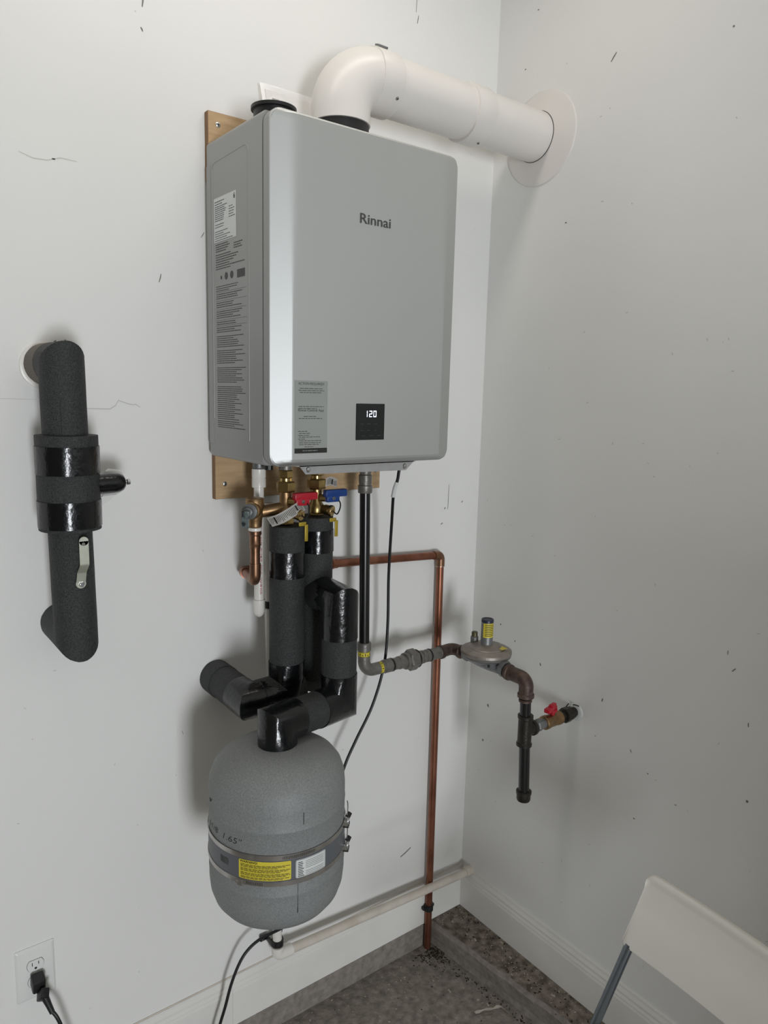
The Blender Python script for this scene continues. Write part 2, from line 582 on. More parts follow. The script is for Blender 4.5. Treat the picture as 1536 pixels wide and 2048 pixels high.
for (y, z, l, w, a) in ((-0.3887, 2.468, 0.022, 0.003, 130), (-0.6851, 2.433, 0.004, 0.004, 0), (-0.8696, 0.9643, 0.010, 0.0022, 85), (-0.8253, 1.0767, 0.012, 0.0022, 130), (-0.808, 1.112, 0.010, 0.0016, 90),
                        (-0.4928, 0.8856, 0.010, 0.003, 105), (-0.5881, 0.7834, 0.008, 0.0024, 60), (-0.6126, 0.6098, 0.005, 0.003, 0), (-0.4791, 0.78, 0.004, 0.002, 0), (-0.2258, 0.532, 0.006, 0.0024, 90),
                        (-0.274, 2.11, 0.006, 0.003, 0), (-0.105, 2.527, 0.005, 0.003, 0), (-0.14, 2.66, 0.005, 0.003, 0), (-0.39, 0.80, 0.008, 0.003, 90), (-0.28, 0.915, 0.008, 0.004, 70),
                        (-0.12, 0.99, 0.005, 0.004, 70), (-0.085, 0.72, 0.009, 0.006, 60), (-0.07, 0.60, 0.006, 0.006, 60), (-0.18, 0.955, 0.005, 0.004, 70), (-0.27, 2.35, 0.005, 0.003, 0), (-0.9, 1.42, 0.004, 0.003, 0),
                        (-0.885, 0.79, 0.005, 0.006, 0), (-0.64, 0.745, 0.004, 0.003, 0), (-0.72, 0.70, 0.006, 0.002, 0)):
    dy, dz = cos(radians(a)) * l / 2, sin(radians(a)) * l / 2
    stroke(b, 'r', [(y - dy, z - dz), (y + w * 0.15, z), (y + dy, z + dz)], w)
new_obj('scuff_marks', b, 'scuffdk', wall_right, smooth=False, kind='stuff')

# ------------------------------------------------------------------ plywood mounting boards
def screw(parent, c, d, r=0.0055, m='steel', name='screw'):
    bm = BM()
    c = Vector(c); d = Vector(d).normalized()
    lathe(bm, [(r, 0), (r, 0.0008), (r * 0.7, 0.002), (r * 0.15, 0.0022)], c, d, 16)
    u, v, w = frame(d)
    for ax, ay in ((u, v), (v, u)):
        obox(bm, c + d * 0.0021, ax, ay, d, r * 0.62, r * 0.13, 0.0004)
    o = new_obj(name, bm, [m, 'dark'], parent)
    n = len(o.data.polygons)
    for i in range(n - 12, n):
        o.data.polygons[i].material_index = 1
    return o


def ply(name, label, x0, x1, z0, z1, screws):
    bm = BM()
    box(bm, x0, x1, -0.018, -0.0005, z0, z1, 0.0008, 1)
    for f in bm.faces:
        f.material_index = 0 if abs(f.normal.y) > 0.9 else 1
    t = thing(name, label, 'board', (0.5 * (x0 + x1), 0, z0))
    o = new_obj('board_panel', bm, ['wood', 'plyedge'], t, smooth=False)
    bm2 = BM()
    for s in screws:
        screw(t, (s[0], -0.018, s[1]), (0, -1, 0))
    return t


ply('plywood_board', 'upper plywood mounting board showing at the top left behind the heater', -0.869, -0.385, 2.108, 2.2475, [(-0.846, 2.223)])
ply('plywood_board', 'lower plywood mounting board on the wall under the heater', -0.862, -0.3895, 1.412, 1.535, [(-0.838, 1.447), (-0.404, 1.46)])

# ------------------------------------------------------------------ water heater
HX0, HX1, HYB, HYF, HZ0, HZ1 = -0.8739, -0.4039, -0.020, -0.2998, 1.5134, 2.1818
heater = thing('water_heater', 'silver tankless water heater with a lit display hung on plywood boards', 'water heater', (-0.64, -0.02, HZ0))


def rrect(x0, x1, z0, z1, r, n=6):
    pts = []
    for cx, cz, a0 in ((x1 - r, z1 - r, 0), (x0 + r, z1 - r, pi / 2), (x0 + r, z0 + r, pi), (x1 - r, z0 + r, 1.5 * pi)):
        for k in range(n + 1):
            a = a0 + pi / 2 * k / n
            pts.append((cx + r * cos(a), cz + r * sin(a)))
    return pts


def loft_y(bm, loops, cap0=True, cap1=True):
    """loops: list of [(x, y, z)...] of equal length"""
    L = [[bm.verts.new(p) for p in lp] for lp in loops]
    n = len(L[0])
    for a, c in zip(L[:-1], L[1:]):
        for i in range(n):
            j = (i + 1) % n
            bm.faces.new((a[i], a[j], c[j], c[i]))
    if cap0:
        bm.faces.new(L[0])
    if cap1:
        bm.faces.new(L[-1][::-1])
    return L


# housing (back box)
b = BM()
yj = HYF + 0.030
loft_y(b, [[(x, y, z) for x, z in rrect(HX0 + i, HX1 - i, HZ0 + i, HZ1 - i, 0.012)] for y, i in ((HYB, 0.001), (HYB - 0.001, 0.0), (yj + 0.002, 0.0), (yj, 0.001))])
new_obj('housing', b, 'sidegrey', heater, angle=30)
# recessed seam between housing and cover
b = BM()
loft_y(b, [[(x, y, z) for x, z in rrect(HX0 + 0.006, HX1 - 0.006, HZ0 + 0.006, HZ1 - 0.006, 0.02)] for y in (yj + 0.006, yj - 0.008)])
new_obj('seam_gasket', b, 'dark', heater)
# front cover with slanted side bands that start a little below the top
b = BM()
yc0 = yj - 0.0042
CR = 0.026


def cover_loop(y, inset, r=CR):
    return [(x, y, z) for x, z in rrect(HX0 + inset, HX1 - inset, HZ0 + inset, HZ1 - inset, r)]


NX, NZ = 64, 60
loft_y(b, [cover_loop(yc0, 0.0015), cover_loop(yc0 - 0.0015, 0.0), cover_loop(HYF + 0.0030, 0.0), cover_loop(HYF + 0.0009, 0.0010, CR - 0.001), cover_loop(HYF, 0.0030, CR - 0.003)], True, False)
# front face: grid clipped into the rounded rectangle, pushed forward in the middle
bw, bd = 0.0413, 0.0164


def fx_depth(x, z):
    d = min(x - (HX0 + 0.003), (HX1 - 0.003) - x)
    d = max(0.0, d)
    k = bw - 0.003
    # slanted side band reaches full depth at the crease; its edge softens towards the top
    soft = max(0.0, min(1.0, (z - 1.80) / 0.32))
    w = 0.0012 + 0.016 * soft
    t = d / k
    lin = min(t, 1.0)
    e = d - k
    if abs(e) < w:
        lin = 1 - ((w - e) ** 2) / (4 * w * k)
    top = max(0.0, min(1.0, (HZ1 - 0.003 - z) / 0.010))
    bot = max(0.0, min(1.0, (z - HZ0 - 0.003) / 0.012))
    edge = sqrt(max(0, 1 - (1 - top) ** 2)) * sqrt(max(0, 1 - (1 - bot) ** 2))
    return bd * lin * edge


zs = [HZ0 + 0.003 + h for h in (0, 0.0008, 0.002, 0.004, 0.007, 0.012, 0.018, 0.023)] + [HZ0 + 0.026 + (HZ1 - HZ0 - 0.052) * k / 40 for k in range(41)] + [HZ1 - 0.003 - h for h in (0.023, 0.018, 0.012, 0.007, 0.004, 0.002, 0.0008, 0)]
zs = sorted(set(round(z, 6) for z in zs))
grid = []
for z in zs:
    dz = min(z - (HZ0 + 0.003), HZ1 - 0.003 - z)
    r = CR - 0.003
    ins = r - sqrt(max(0, r * r - (r - dz) ** 2)) if dz < r else 0
    xa, xb = HX0 + 0.003 + ins, HX1 - 0.003 - ins
    us = [0, 0.004, 0.010, 0.018, 0.026, 0.032, 0.035, 0.0370, 0.0383, 0.0396, 0.042, 0.046, 0.052, 0.060]
    W = HX1 - HX0 - 0.006
    cols = us + [0.06 + (W - 0.12) * k / 16 for k in range(1, 16)] + [W - u for u in us[::-1]]
    row = []
    for u in cols:
        x = HX0 + 0.003 + u
        x = min(max(x, xa + (0 if u < W / 2 else 0)), xb)
        row.append(b.verts.new((x, HYF - fx_depth(x, z), z)))
    grid.append(row)
for r0, r1 in zip(grid[:-1], grid[1:]):
    for i in range(len(r0) - 1):
        b.faces.new((r0[i], r0[i + 1], r1[i + 1], r1[i]))
bmesh.ops.remove_doubles(b, verts=b.verts, dist=0.00004)
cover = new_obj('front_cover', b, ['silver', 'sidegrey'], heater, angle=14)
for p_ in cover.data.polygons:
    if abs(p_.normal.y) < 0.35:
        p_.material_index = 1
YP = HYF - bd  # front panel plane


def fP(off):
    return lambda u, v: Vector((u, YP - off, v))


# logo lettering, raised
me = flat_text('Rinnai', 0.0775, 0.0195, 0.0, 0.012)
b = BM()
for v in me.vertices:
    v.co = Vector((v.co.x - 0.6785, YP - 0.0008, v.co.y + 2.0005))
b.from_mesh(me); bpy.data.meshes.remove(me)
lab(new_obj('logo_lettering', b, 'greyprint', heater, smooth=False), 'dark grey brand lettering on the front panel')
# display
b = BM(); box(b, -0.6797, -0.6052, YP - 0.0012, YP + 0.002, 1.5648, 1.6412, 0.0006, 1)
disp = lab(new_obj('control_panel', b, 'glass', heater), 'square black glass control panel')


def seg7(bm, ch, u, v, w, h, t, fn):
    S = {'1': 'bc', '2': 'abged', '0': 'abcdef'}[ch]
    g = 0.0004
    R = {'a': (u + g, u + w - g, v + h - t, v + h), 'd': (u + g, u + w - g, v, v + t), 'g': (u + g, u + w - g, v + h / 2 - t / 2, v + h / 2 + t / 2),
         'b': (u + w - t, u + w, v + h / 2 + g, v + h - g), 'c': (u + w - t, u + w, v + g, v + h / 2 - g), 'f': (u, u + t, v + h / 2 + g, v + h - g), 'e': (u, u + t, v + g, v + h / 2 - g)}
    for s in S:
        patch(bm, fn, *R[s])


b = BM(); f_ = fP(0.0015)
seg7(b, '1', -0.6575, 1.6130, 0.0068, 0.0135, 0.0019, f_); seg7(b, '2', -0.6465, 1.6130, 0.0080, 0.0135, 0.0019, f_); seg7(b, '0', -0.6355, 1.6130, 0.0080, 0.0135, 0.0019, f_)
lab(new_obj('display_digits', b, 'digit', disp, smooth=False), 'lit white digits reading 120')
b = BM()
for (u, v) in ((-0.670, 1.598), (-0.652, 1.598), (-0.634, 1.598), (-0.670, 1.584), (-0.652, 1.584), (-0.634, 1.584), (-0.666, 1.573), (-0.645, 1.573), (-0.625, 1.573)):
    patch(b, f_, u, u + 0.010, v, v + 0.0016)
new_obj('key_print', b, 'glassbtn', disp, smooth=False)
# sticker
b = BM(); patch(b, fP(0.0004), -0.8272, -0.7508, 1.5408, 1.6848)
stk = lab(new_obj('instruction_sticker', b, 'sticker', heater, smooth=False), 'narrow grey instruction sticker on the front')
b = BM(); fs = fP(0.0006)
add_text(b, 'ACTION REQUIRED!', fs, -0.8195, 1.6755, 0.060, 0.0058, 0.01)
add_text(b, 'Rinnai Central App', fs, -0.8195, 1.6225, 0.060, 0.0066, 0.01)
rnd = random.Random(5)
for v, a, c in ((1.6700, -0.816, -0.763), (1.6660, -0.819, -0.759), (1.6620, -0.816, -0.764), (1.6345, -0.819, -0.760), (1.6305, -0.819, -0.776), (1.6150, -0.807, -0.778), (1.6110, -0.818, -0.762),
                (1.5855, -0.819, -0.798), (1.5815, -0.817, -0.791), (1.5775, -0.819, -0.794), (1.5740, -0.817, -0.768), (1.5700, -0.819, -0.801), (1.5665, -0.817, -0.765), (1.5625, -0.817, -0.766), (1.5590, -0.817, -0.769), (1.5545, -0.804, -0.783)):
    print_lines(b, fs, a, c, v, v - 0.0005, 0.01, 0.0013, rnd, (1, 1))
new_obj('sticker_print', b, 'greyprint', stk, smooth=False, kind='stuff')
b = BM(); patch(b, fs, -0.8272, -0.7508, 1.5408, 1.5508)
new_obj('sticker_footer', b, 'black', stk, smooth=False)
b = BM(); print_lines(b, fP(0.0008), -0.809, -0.774, 1.5465, 1.546, 0.01, 0.0012, rnd, (1, 1))
new_obj('footer_print', b, 'sticker', stk, smooth=False)
# side rating label and printed text
fS = lambda off: (lambda u, v: Vector((HX0 - off, -u, v)))
b = BM(); patch(b, fS(0.0004), 0.0552, 0.1605, 1.9705, 2.0595)
rl = lab(new_obj('rating_label', b, 'white', heater, smooth=False), 'white rating plate label on the left side')
b = BM(); f_ = fS(0.0007)
add_text(b, '6', f_, 0.149, 2.045, None, 0.011, 0.03)
print_lines(b, f_, 0.060, 0.146, 2.052, 2.044, 0.0050, 0.0014, rnd, (0.4, 0.95))
print_lines(b, f_, 0.060, 0.122, 2.042, 2.010, 0.0040, 0.0013, rnd, (0.55, 1.0))
print_lines(b, f_, 0.127, 0.156, 2.034, 2.014, 0.0050, 0.0012, rnd, (0.4, 1.0))
print_lines(b, f_, 0.060, 0.108, 2.006, 1.996, 0.0050, 0.0012, rnd, (0.6, 1.0))
print_lines(b, f_, 0.060, 0.156, 1.992, 1.974, 0.0045, 0.0012, rnd, (0.35, 1.0))
new_obj('label_print', b, 'black', rl, smooth=False)
b = BM(); f_ = fS(0.0004)
print_lines(b, f_, 0.062, 0.132, 1.966, 1.948, 0.0046, 0.0018, rnd, (0.6, 1.0))
print_lines(b, f_, 0.148, 0.190, 1.960, 1.948, 0.0046, 0.0018, rnd, (0.7, 1.0))
print_lines(b, f_, 0.062, 0.200, 1.945, 1.914, 0.0048, 0.0018, rnd, (0.45, 1.0))
patch(b, f_, 0.163, 0.198, 1.889, 1.905)
for u in (0.112, 0.138):
    lathe(b, [(0.0075, 0), (0.0075, 0.0001)], (HX0 - 0.0004, -u, 1.898), (1, 0, 0), 20)
lathe(b, [(0.004, 0), (0.004, 0.0001)], (HX0 - 0.0004, -0.088, 1.897), (1, 0, 0), 12)
print_lines(b, f_, 0.062, 0.200, 1.880, 1.868, 0.0044, 0.0014, rnd, (0.4, 1.0))
for v0, v1 in ((1.864, 1.852), (1.846, 1.834), (1.828, 1.812), (1.806, 1.800), (1.794, 1.782), (1.776, 1.752), (1.746, 1.716), (1.710, 1.676), (1.670, 1.600), (1.596, 1.580)):
    print_lines(b, f_, 0.063, 0.203, v0, v1, 0.0043, 0.0016, rnd, (0.55, 1.0))
for v in (1.867, 1.849, 1.831, 1.809, 1.797):
    patch(b, f_, 0.062, 0.2035, v, v + 0.0005)
new_obj('side_print', b, 'greyprint', heater, smooth=False, kind='stuff')
# embossed outline on the side
b = BM()
sweep(b, [(HX0 + 0.0006, -u, v) for u, v in fillet([(0.045, 1.60, 0), (0.045, 2.128, 0), (0.205, 2.140, 0), (0.214, 2.06, 0), (0.214, 1.60, 0)], 0.02, 6) for _ in (0,)] if False else
      [(HX0 + 0.0006, -p.x, p.y) for p in fillet([(0.045, 1.600, 0), (0.045, 2.132, 0), (0.214, 2.136, 0), (0.214, 1.560, 0)], 0.018, 6)], 0.0016, 8)
new_obj('embossed_rib', b, 'sidegrey', heater)
# flange lip along the back edge
b = BM(); box(b, HX0 - 0.0015, HX0 + 0.004, HYB - 0.020, HYB, HZ0 + 0.03, HZ1 - 0.05, 0.001, 1)
new_obj('rear_lip', b, 'sidegrey', heater)
# lower bracket plate
b = BM()
pts = [(-0.800, 1.5150), (-0.782, 1.4938), (-0.516, 1.4915), (-0.489, 1.5150)]
loft_y(b, [[(x, y, z) for x, z in pts] for y in (-0.2835, -0.2850)])
box(b, -0.80, -0.489, -0.2850, -0.19, 1.5100, 1.5125)
br = new_obj('lower_bracket', b, 'bracket', heater, smooth=False)
for x, z in ((-0.776, 1.5035), (-0.5205, 1.5010)):
    bm = BM()
    lathe(bm, [(0.0058, 0), (0.0058, 0.001), (0.0045, 0.0028), (0.0016, 0.0032), (0.0012, 0.0018)], (x, -0.2850, z), (0, -1, 0), 20)
    new_obj('bolt', bm, 'steel', br)
# black drain knob and plugs under the case
for i, (x, y, r, h) in enumerate(((-0.795, -0.15, 0.0095, 0.022), (-0.735, -0.215, 0.006, 0.016), (-0.728, -0.225, 0.005, 0.014))):
    b = BM(); lathe(b, [(r * 0.8, 0), (r, -0.002), (r, -h), (r * 0.85, -h - 0.001)], (x, y, HZ0), (0, 0, 1), 10)
    new_obj('drain_knob', b, 'rubber', heater)
# ports on top: open intake ring, exhaust socket
IX, IY = -0.8130, -0.205
b = BM()
lathe(b, [(0.0400, 0.0), (0.0400, 0.026), (0.0450, 0.027), (0.0450, 0.033), (0.0425, 0.034), (0.0385, 0.033), (0.0385, 0.004), (0.001, 0.004)], (IX, IY, HZ1 - 0.002), (0, 0, 1), 40, cap=False)
lab(new_obj('intake_port', b, 'rubber', heater), 'open black air intake ring on top')
VX, VY, VZ, VR = -0.623, -0.156, 2.345, 0.0649
VZE = 2.235
b = BM()
lathe(b, [(0.062, 0), (0.062, VZE - HZ1 - 0.001)], (VX, VY, HZ1), (0, 0, 1), 48)
lab(new_obj('exhaust_socket', b, 'rubber', heater), 'black rubber exhaust socket on top')

# ------------------------------------------------------------------ exhaust vent
vent = thing('exhaust_vent', 'white plastic exhaust pipe from heater top into the right wall', 'vent pipe', (VX, VY, 2.22))
b = BM()
arc = [Vector((VX, VY, VZE))] + [Vector((VX + 0.085 - 0.085 * cos(a), VY, VZ - 0.085 + 0.085 * sin(a))) for a in [pi / 2 * k / 14 for k in range(15)]] + [Vector((-0.535, VY, VZ))]
sweep(b, arc, [VR] * len(arc), 56)
new_obj('elbow', b, 'pvcpipe', vent, angle=50)
b = BM(); cyl(b, (-0.545, VY, VZ), (0.0, VY, VZ), VR - 0.0025, 56); new_obj('straight_pipe', b, 'pvcpipe', vent)
for x0, x1 in ((-0.5538, -0.4961), (-0.271, -0.2127)):
    b = BM()
    lathe(b, [(VR - 0.001, 0), (VR + 0.0025, 0.0008), (VR + 0.0030, 0.003), (VR + 0.0030, x1 - x0 - 0.003), (VR + 0.0022, x1 - x0 - 0.0005), (VR - 0.003, x1 - x0)], (x0, VY, VZ), (1, 0, 0), 56)
    c = new_obj('coupling_band', b, 'pvcpipe', vent)
    a = radians(-128 if x0 < -0.4 else -170)
    # screw facing the room
    d = Vector((0, -cos(radians(38)), -sin(radians(38)))) if x0 < -0.4 else Vector((0, -0.25, -0.97)).normalized()
    screw(c, Vector((x1 - 0.014, VY, VZ)) + d * (VR + 0.003), d, 0.0042)
b = BM()
d = Vector((0, -0.35, 0.93)).normalized()
obox(b, Vector((-0.535, VY, VZ)) + d * (VR + 0.0052), (1, 0, 0), Vector((0, 0.93, 0.35)).normalized(), d, 0.013, 0.0075, 0.0022, 0.0008)
lab(new_obj('test_port_clip', b, 'castgrey', vent), 'small grey-green clip on the first band')
b = BM()
lathe(b, [(0.020, 0.0), (0.020, 0.005), (0.112, 0.0045), (0.1165, 0.003), (0.1180, 0.0)], (0, -0.172, 2.3365), (-1, 0, 0), 72, cap=True)
new_obj('wall_flange', b, 'pvcpipe', vent)
b = BM()
lathe(b, [(VR - 0.003, 0.0045), (VR - 0.0012, 0.0048), (VR - 0.0012, 0.0058), (VR - 0.003, 0.0060)], (0, VY, VZ), (-1, 0, 0), 56)
new_obj('flange_gasket', b, 'dark', vent)

# ------------------------------------------------------------------ bag of papers on top of the heater
bagt = thing('document_bag', 'clear plastic bag of white papers leaning on wall above heater', 'bag', (-0.69, -0.04, HZ1))
b = BM()
n = 10
vs = [[None] * (n + 1) for _ in range(n + 1)]
rnd = random.Random(2)
th = 0.006
for side in (0, 1):
    g = [[b.verts.new((-0.748 + 0.168 * i / n + rnd.uniform(-1, 1) * 0.001, -0.062 + 0.040 * j / n - (0 if side else 0.010 * sin(pi * i / n) * sin(pi * j / n)), HZ1 + 0.002 + 0.148 * j / n - 0.0 * i + rnd.uniform(-1, 1) * 0.0006)) for j in range(n + 1)] for i in range(n + 1)]
    for i in range(n):
        for j in range(n):
            b.faces.new((g[i][j], g[i + 1][j], g[i + 1][j + 1], g[i][j + 1]))
new_obj('plastic_sleeve', b, 'bag', bagt)
b = BM(); obox(b, (-0.660, -0.0445, HZ1 + 0.070), (1, 0, 0), (0, 0.964, -0.265), (0, 0.265, 0.964), 0.078, 0.0015, 0.069)
pp = new_obj('folded_papers', b, 'paper', bagt, smooth=False)
b = BM()
fb = lambda u, v: Vector((u, -0.0485 - 0.0040 + 0.275 * (v - HZ1 - 0.066), v))
for k in range(14):
    patch(b, fb, -0.7265 + k * 0.00125, -0.7265 + k * 0.00125 + (0.0008 if k % 3 else 0.0005), 2.262, 2.300)
print_lines(b, fb, -0.7055, -0.701, 2.290, 2.262, 0.003, 0.001, random.Random(4), (1, 1))
lab(new_obj('barcode_print', b, 'greyprint', pp, smooth=False), 'small grey barcode')

# ------------------------------------------------------------------ insulated hot and cold pipes
FR = 0.0395


def foam(parent, name, pts, r=FR, m='foam', seg=32, wob=0.012, cap=True):
    bm = BM()
    P = [Vector(p) for p in pts]
    out = [P[0]]
    for a, c in zip(P[:-1], P[1:]):
        L = (c - a).length
        k = max(1, int(L / 0.03))
        for i in range(1, k + 1):
            out.append(a + (c - a) * i / k)
    sweep(bm, out, r, seg, cap, wob=wob)
    return new_obj(name, bm, m, parent, angle=40)


def tape(parent, a, c, r, name='tape_wrap', wob=0.03):
    return foam(parent, name, [a, c], r + 0.0012, 'tape', 28, wob)


AX, AY = -0.7620, -0.1738
hot = thing('hot_water_pipe', 'left insulated pipe from red handled valve down and into the wall', 'pipe', (-0.862, 0, 0.9776))
foam(hot, 'foam_sleeve', [(AX, AY, 1.3684), (AX, AY, 0.990)])
foam(hot, 'foam_sleeve', [(AX + 0.034, AY, 0.985), (-0.8595, AY, 0.9776), (-0.8595, -0.002, 0.9776)], FR, 'foam')
foam(hot, 'foam_sleeve', [(-0.8595, -0.050, 0.9776), (-0.8595, -0.001, 0.9776)], FR + 0.0012)
tape(hot, (AX, AY, 1.311), (AX, AY, 1.252), FR)
tape(hot, (AX, AY, 1.048), (AX, AY, 0.982), FR)
bm = BM(); sweep(bm, [(AX, AY, 1.052), (AX, AY, 0.9776), (AX - 0.070, AY, 0.9776)], FR + 0.0018, 28, wob=0.02)
new_obj('tape_wrap', bm, 'tape', hot, angle=50)
bm = BM(); sweep(bm, [(-0.800, AY, 0.9776), (-0.8595, AY, 0.9776), (-0.8595, AY + 0.045, 0.9776)], FR + 0.0012, 28, wob=0.02)
new_obj('tape_wrap', bm, 'tape', hot, angle=50)

BX, BY, CY = -0.6775, -0.160, -0.288
CX = -0.6935
TX, TY = -0.8777, -0.3409
cold = thing('cold_water_pipe', 'right insulated pipe from blue handled valve branching down to the tank', 'pipe', (TX, TY, 0.95))
foam(cold, 'foam_sleeve', [(BX, BY, 1.3800), (BX, BY, 0.992)])
foam(cold, 'foam_sleeve', [(BX, BY, 1.200), (CX, CY, 1.206), (CX, CY, 0.976), (TX, TY, 0.992), (TX, TY, 0.952)])
tape(cold, (BX, BY, 1.350), (BX, BY, 1.298), FR, wob=0.06)
bm = BM(); sweep(bm, [(BX, BY - 0.03, 1.202), (CX, CY, 1.206), (CX, CY, 1.150)], FR + 0.0016, 28, wob=0.02); new_obj('tape_wrap', bm, 'tape', cold, angle=50)
tape(cold, (CX, CY, 1.160), (CX, CY, 1.128), FR)
bm = BM(); sweep(bm, [(CX, CY, 1.045), (CX, CY, 0.976), (CX - 0.070, CY - 0.020, 0.9815)], FR + 0.0016, 28, wob=0.02); new_obj('tape_wrap', bm, 'tape', cold, angle=50)
bm = BM(); sweep(bm, [(TX + 0.050, TY + 0.014, 0.988), (TX, TY, 0.992), (TX, TY, 0.9505)], FR + 0.0016, 28, wob=0.02); new_obj('tape_wrap', bm, 'tape', cold, angle=50)
foam(cold, 'foam_sleeve', [(BX, BY, 0.992), (BX, -0.05, 0.985)], FR)


# ------------------------------------------------------------------ service valves
def service_valve(x, y, zb, handle, hm, label, arm, capdir):
    t = thing('service_valve', label, 'valve', (x, y, zb))
    b = BM()
    cyl(b, (x, y, 1.5134), (x, y, 1.492), 0.0150, 24, ch=0.001)
    lab(new_obj('port_nipple', b, 'iron' if arm else 'brass', t), 'grey heater port nipple' if arm else 'brass heater port nipple')
    b = BM()
    hexn(b, (x, y, 1.492), (x, y, 1.474), 0.0165, 0.3)
    cyl(b, (x, y, 1.474), (x, y, 1.466), 0.0125)
    hexn(b, (x, y, 1.467), (x, y, 1.443), 0.0220, 0.3)
    new_obj('union_nut', b, 'brass', t, angle=25)
    b = BM()
    lathe(b, [(0.0135, 0.075), (0.0135, 0.045), (0.0175, 0.038), (0.0195, 0.030), (0.0185, 0.022), (0.014, 0.018), (0.013, zb + 0.002 - 1.368)], (x, y, 1.368), (0, 0, 1), 28)
    c = Vector((x, y, 1.399))
    cd = Vector(capdir).normalized()
    lathe(b, [(0.0115, 0.0), (0.0100, 0.022), (0.0118, 0.023), (0.0118, 0.034), (0.0110, 0.035)], c, cd, 24)
    if arm:
        cyl(b, (x, y, 1.408), Vector((-0.829, -0.150, 1.398)), 0.0135, 20)
    new_obj('valve_body', b, 'bronze' if arm else 'brassdk', t, angle=35)
    b = BM(); hexn(b, (x, y, zb + 0.020), (x, y, zb + 0.0015), 0.0185, 0.3); new_obj('lower_nut', b, 'brass', t, angle=25)
    # hose cap
    b = BM()
    lathe(b, [(0.0120, 0), (0.0130, 0.001), (0.0130, 0.007), (0.0120, 0.0085), (0.0045, 0.0085), (0.0040, 0.0070), (0.0001, 0.0070)], c + cd * 0.0345, cd, 28)
    cp = new_obj('hose_cap', b, 'brass', t)
    cc = c + cd * 0.043
    b = BM()
    hub = Vector((x + 0.030, y - 0.026, 1.425))
    sweep(b, spline([cc, cc + cd * 0.012 + Vector((0, 0, -0.004)), cc + Vector((0.012, 0, 0.018)) + cd * 0.008, cc + Vector((0.010, 0.012, 0.036)), hub + Vector((0, 0, -0.006))], 6), 0.0016, 8)
    new_obj('tether_strap', b, 'rubber', cp)
    # drain lever, yellow brass strip hanging down
    b = BM()
    lc = Vector((x + 0.024, y - 0.0425, 1.371))
    obox(b, lc + Vector((0.004, 0, -0.016)), (1, 0, 0), (0, 1, 0), (0, 0, 1), 0.0042, 0.0018, 0.019, 0.0015)
    obox(b, lc + Vector((-0.004, 0.003, 0.004)), (1, 0, 0), (0, 1, 0), (0, 0, 1), 0.009, 0.0018, 0.0045, 0.001)
    new_obj('drain_lever', b, 'yelplastic', t)
    # coloured handle: winged bar with hub
    b = BM()
    hy = y - 0.031
    obox(b, (x + 0.031, hy, 1.4355), (1, 0, 0), (0, 1, 0), (0, 0, 1), 0.0290, 0.0085, 0.0085, 0.0028)
    obox(b, (x + 0.022, hy - 0.001, 1.4235), (1, 0, 0), (0, 1, 0), (0, 0, 1), 0.0170, 0.0080, 0.0080, 0.0028)
    h = new_obj('handle', b, hm, t)
    lab(h, handle)
    b = BM(); cyl(b, (x, hy + 0.016, 1.424), (x + 0.018, hy, 1.424), 0.0085, 16); new_obj('stem', b, 'brass', t)
    screw(h, (x + 0.022, hy - 0.009, 1.4245), (0, -1, 0), 0.0042)
    return t


v_hot = service_valve(AX - 0.004, AY, 1.3690, 'red plastic handle', 'red', 'brass shutoff valve with red handle under the heater', True, (0.42, -0.90, -0.10))
v_cold = service_valve(BX, BY, 1.3805, 'blue plastic handle', 'blue', 'brass shutoff valve with blue handle under the heater', False, (0.50, -0.86, -0.10))


def ribbon_tag(parent, path, width_dir, w, name='paper_tag', seed=1):
    b = BM()
    P = spline(path, 6)
    W = Vector(width_dir).normalized() * w
    prev = None
    for p in P:
        a, c = b.verts.new(p - W * 0.5), b.verts.new(p + W * 0.5)
        if prev:
            b.faces.new((prev[0], a, c, prev[1]))
        prev = (a, c)
    bmesh.ops.solidify(b, geom=b.faces[:], thickness=0.0004)
    o = new_obj(name, b, 'paper', parent)
    L = [0]
    for p, q in zip(P[:-1], P[1:]):
        L.append(L[-1] + (q - p).length)

    def fn(u, v):
        u = max(0, min(L[-1] * 0.9999, u))
        for i in range(len(L) - 1):
            if L[i] <= u <= L[i + 1]:
                t = (u - L[i]) / max(1e-9, L[i + 1] - L[i])
                p = P[i].lerp(P[i + 1], t)
                nn = (P[i + 1] - P[i]).cross(W).normalized()
                if nn.y > 0:
                    nn = -nn
                return p + W.normalized() * v + nn * 0.0009
        return P[-1]
    b = BM()
    rr = random.Random(seed)
    k = 0.004
    while k < L[-1] - 0.004:
        patch(b, fn, k, k + (0.0036 if (rr.random() < 0.16) else 0.0011), -w * 0.36, w * rr.uniform(0.1, 0.38))
        k += 0.0034
    new_obj('tag_print', b, 'black', o, smooth=False)
    return o


# printed tag strung from the relief valve to the hot valve
ribbon_tag(v_hot, [(-0.812, -0.185, 1.380), (-0.797, -0.206, 1.390), (-0.778, -0.215, 1.402), (-0.757, -0.214, 1.412), (-0.742, -0.208, 1.415)], (0.55, 0.0, -0.83), 0.025, seed=3)
ribbon_tag(v_cold, [(-0.664, -0.178, 1.459), (-0.651, -0.180, 1.462), (-0.634, -0.180, 1.4555)], (0.10, 0.0, 1), 0.020, seed=5)

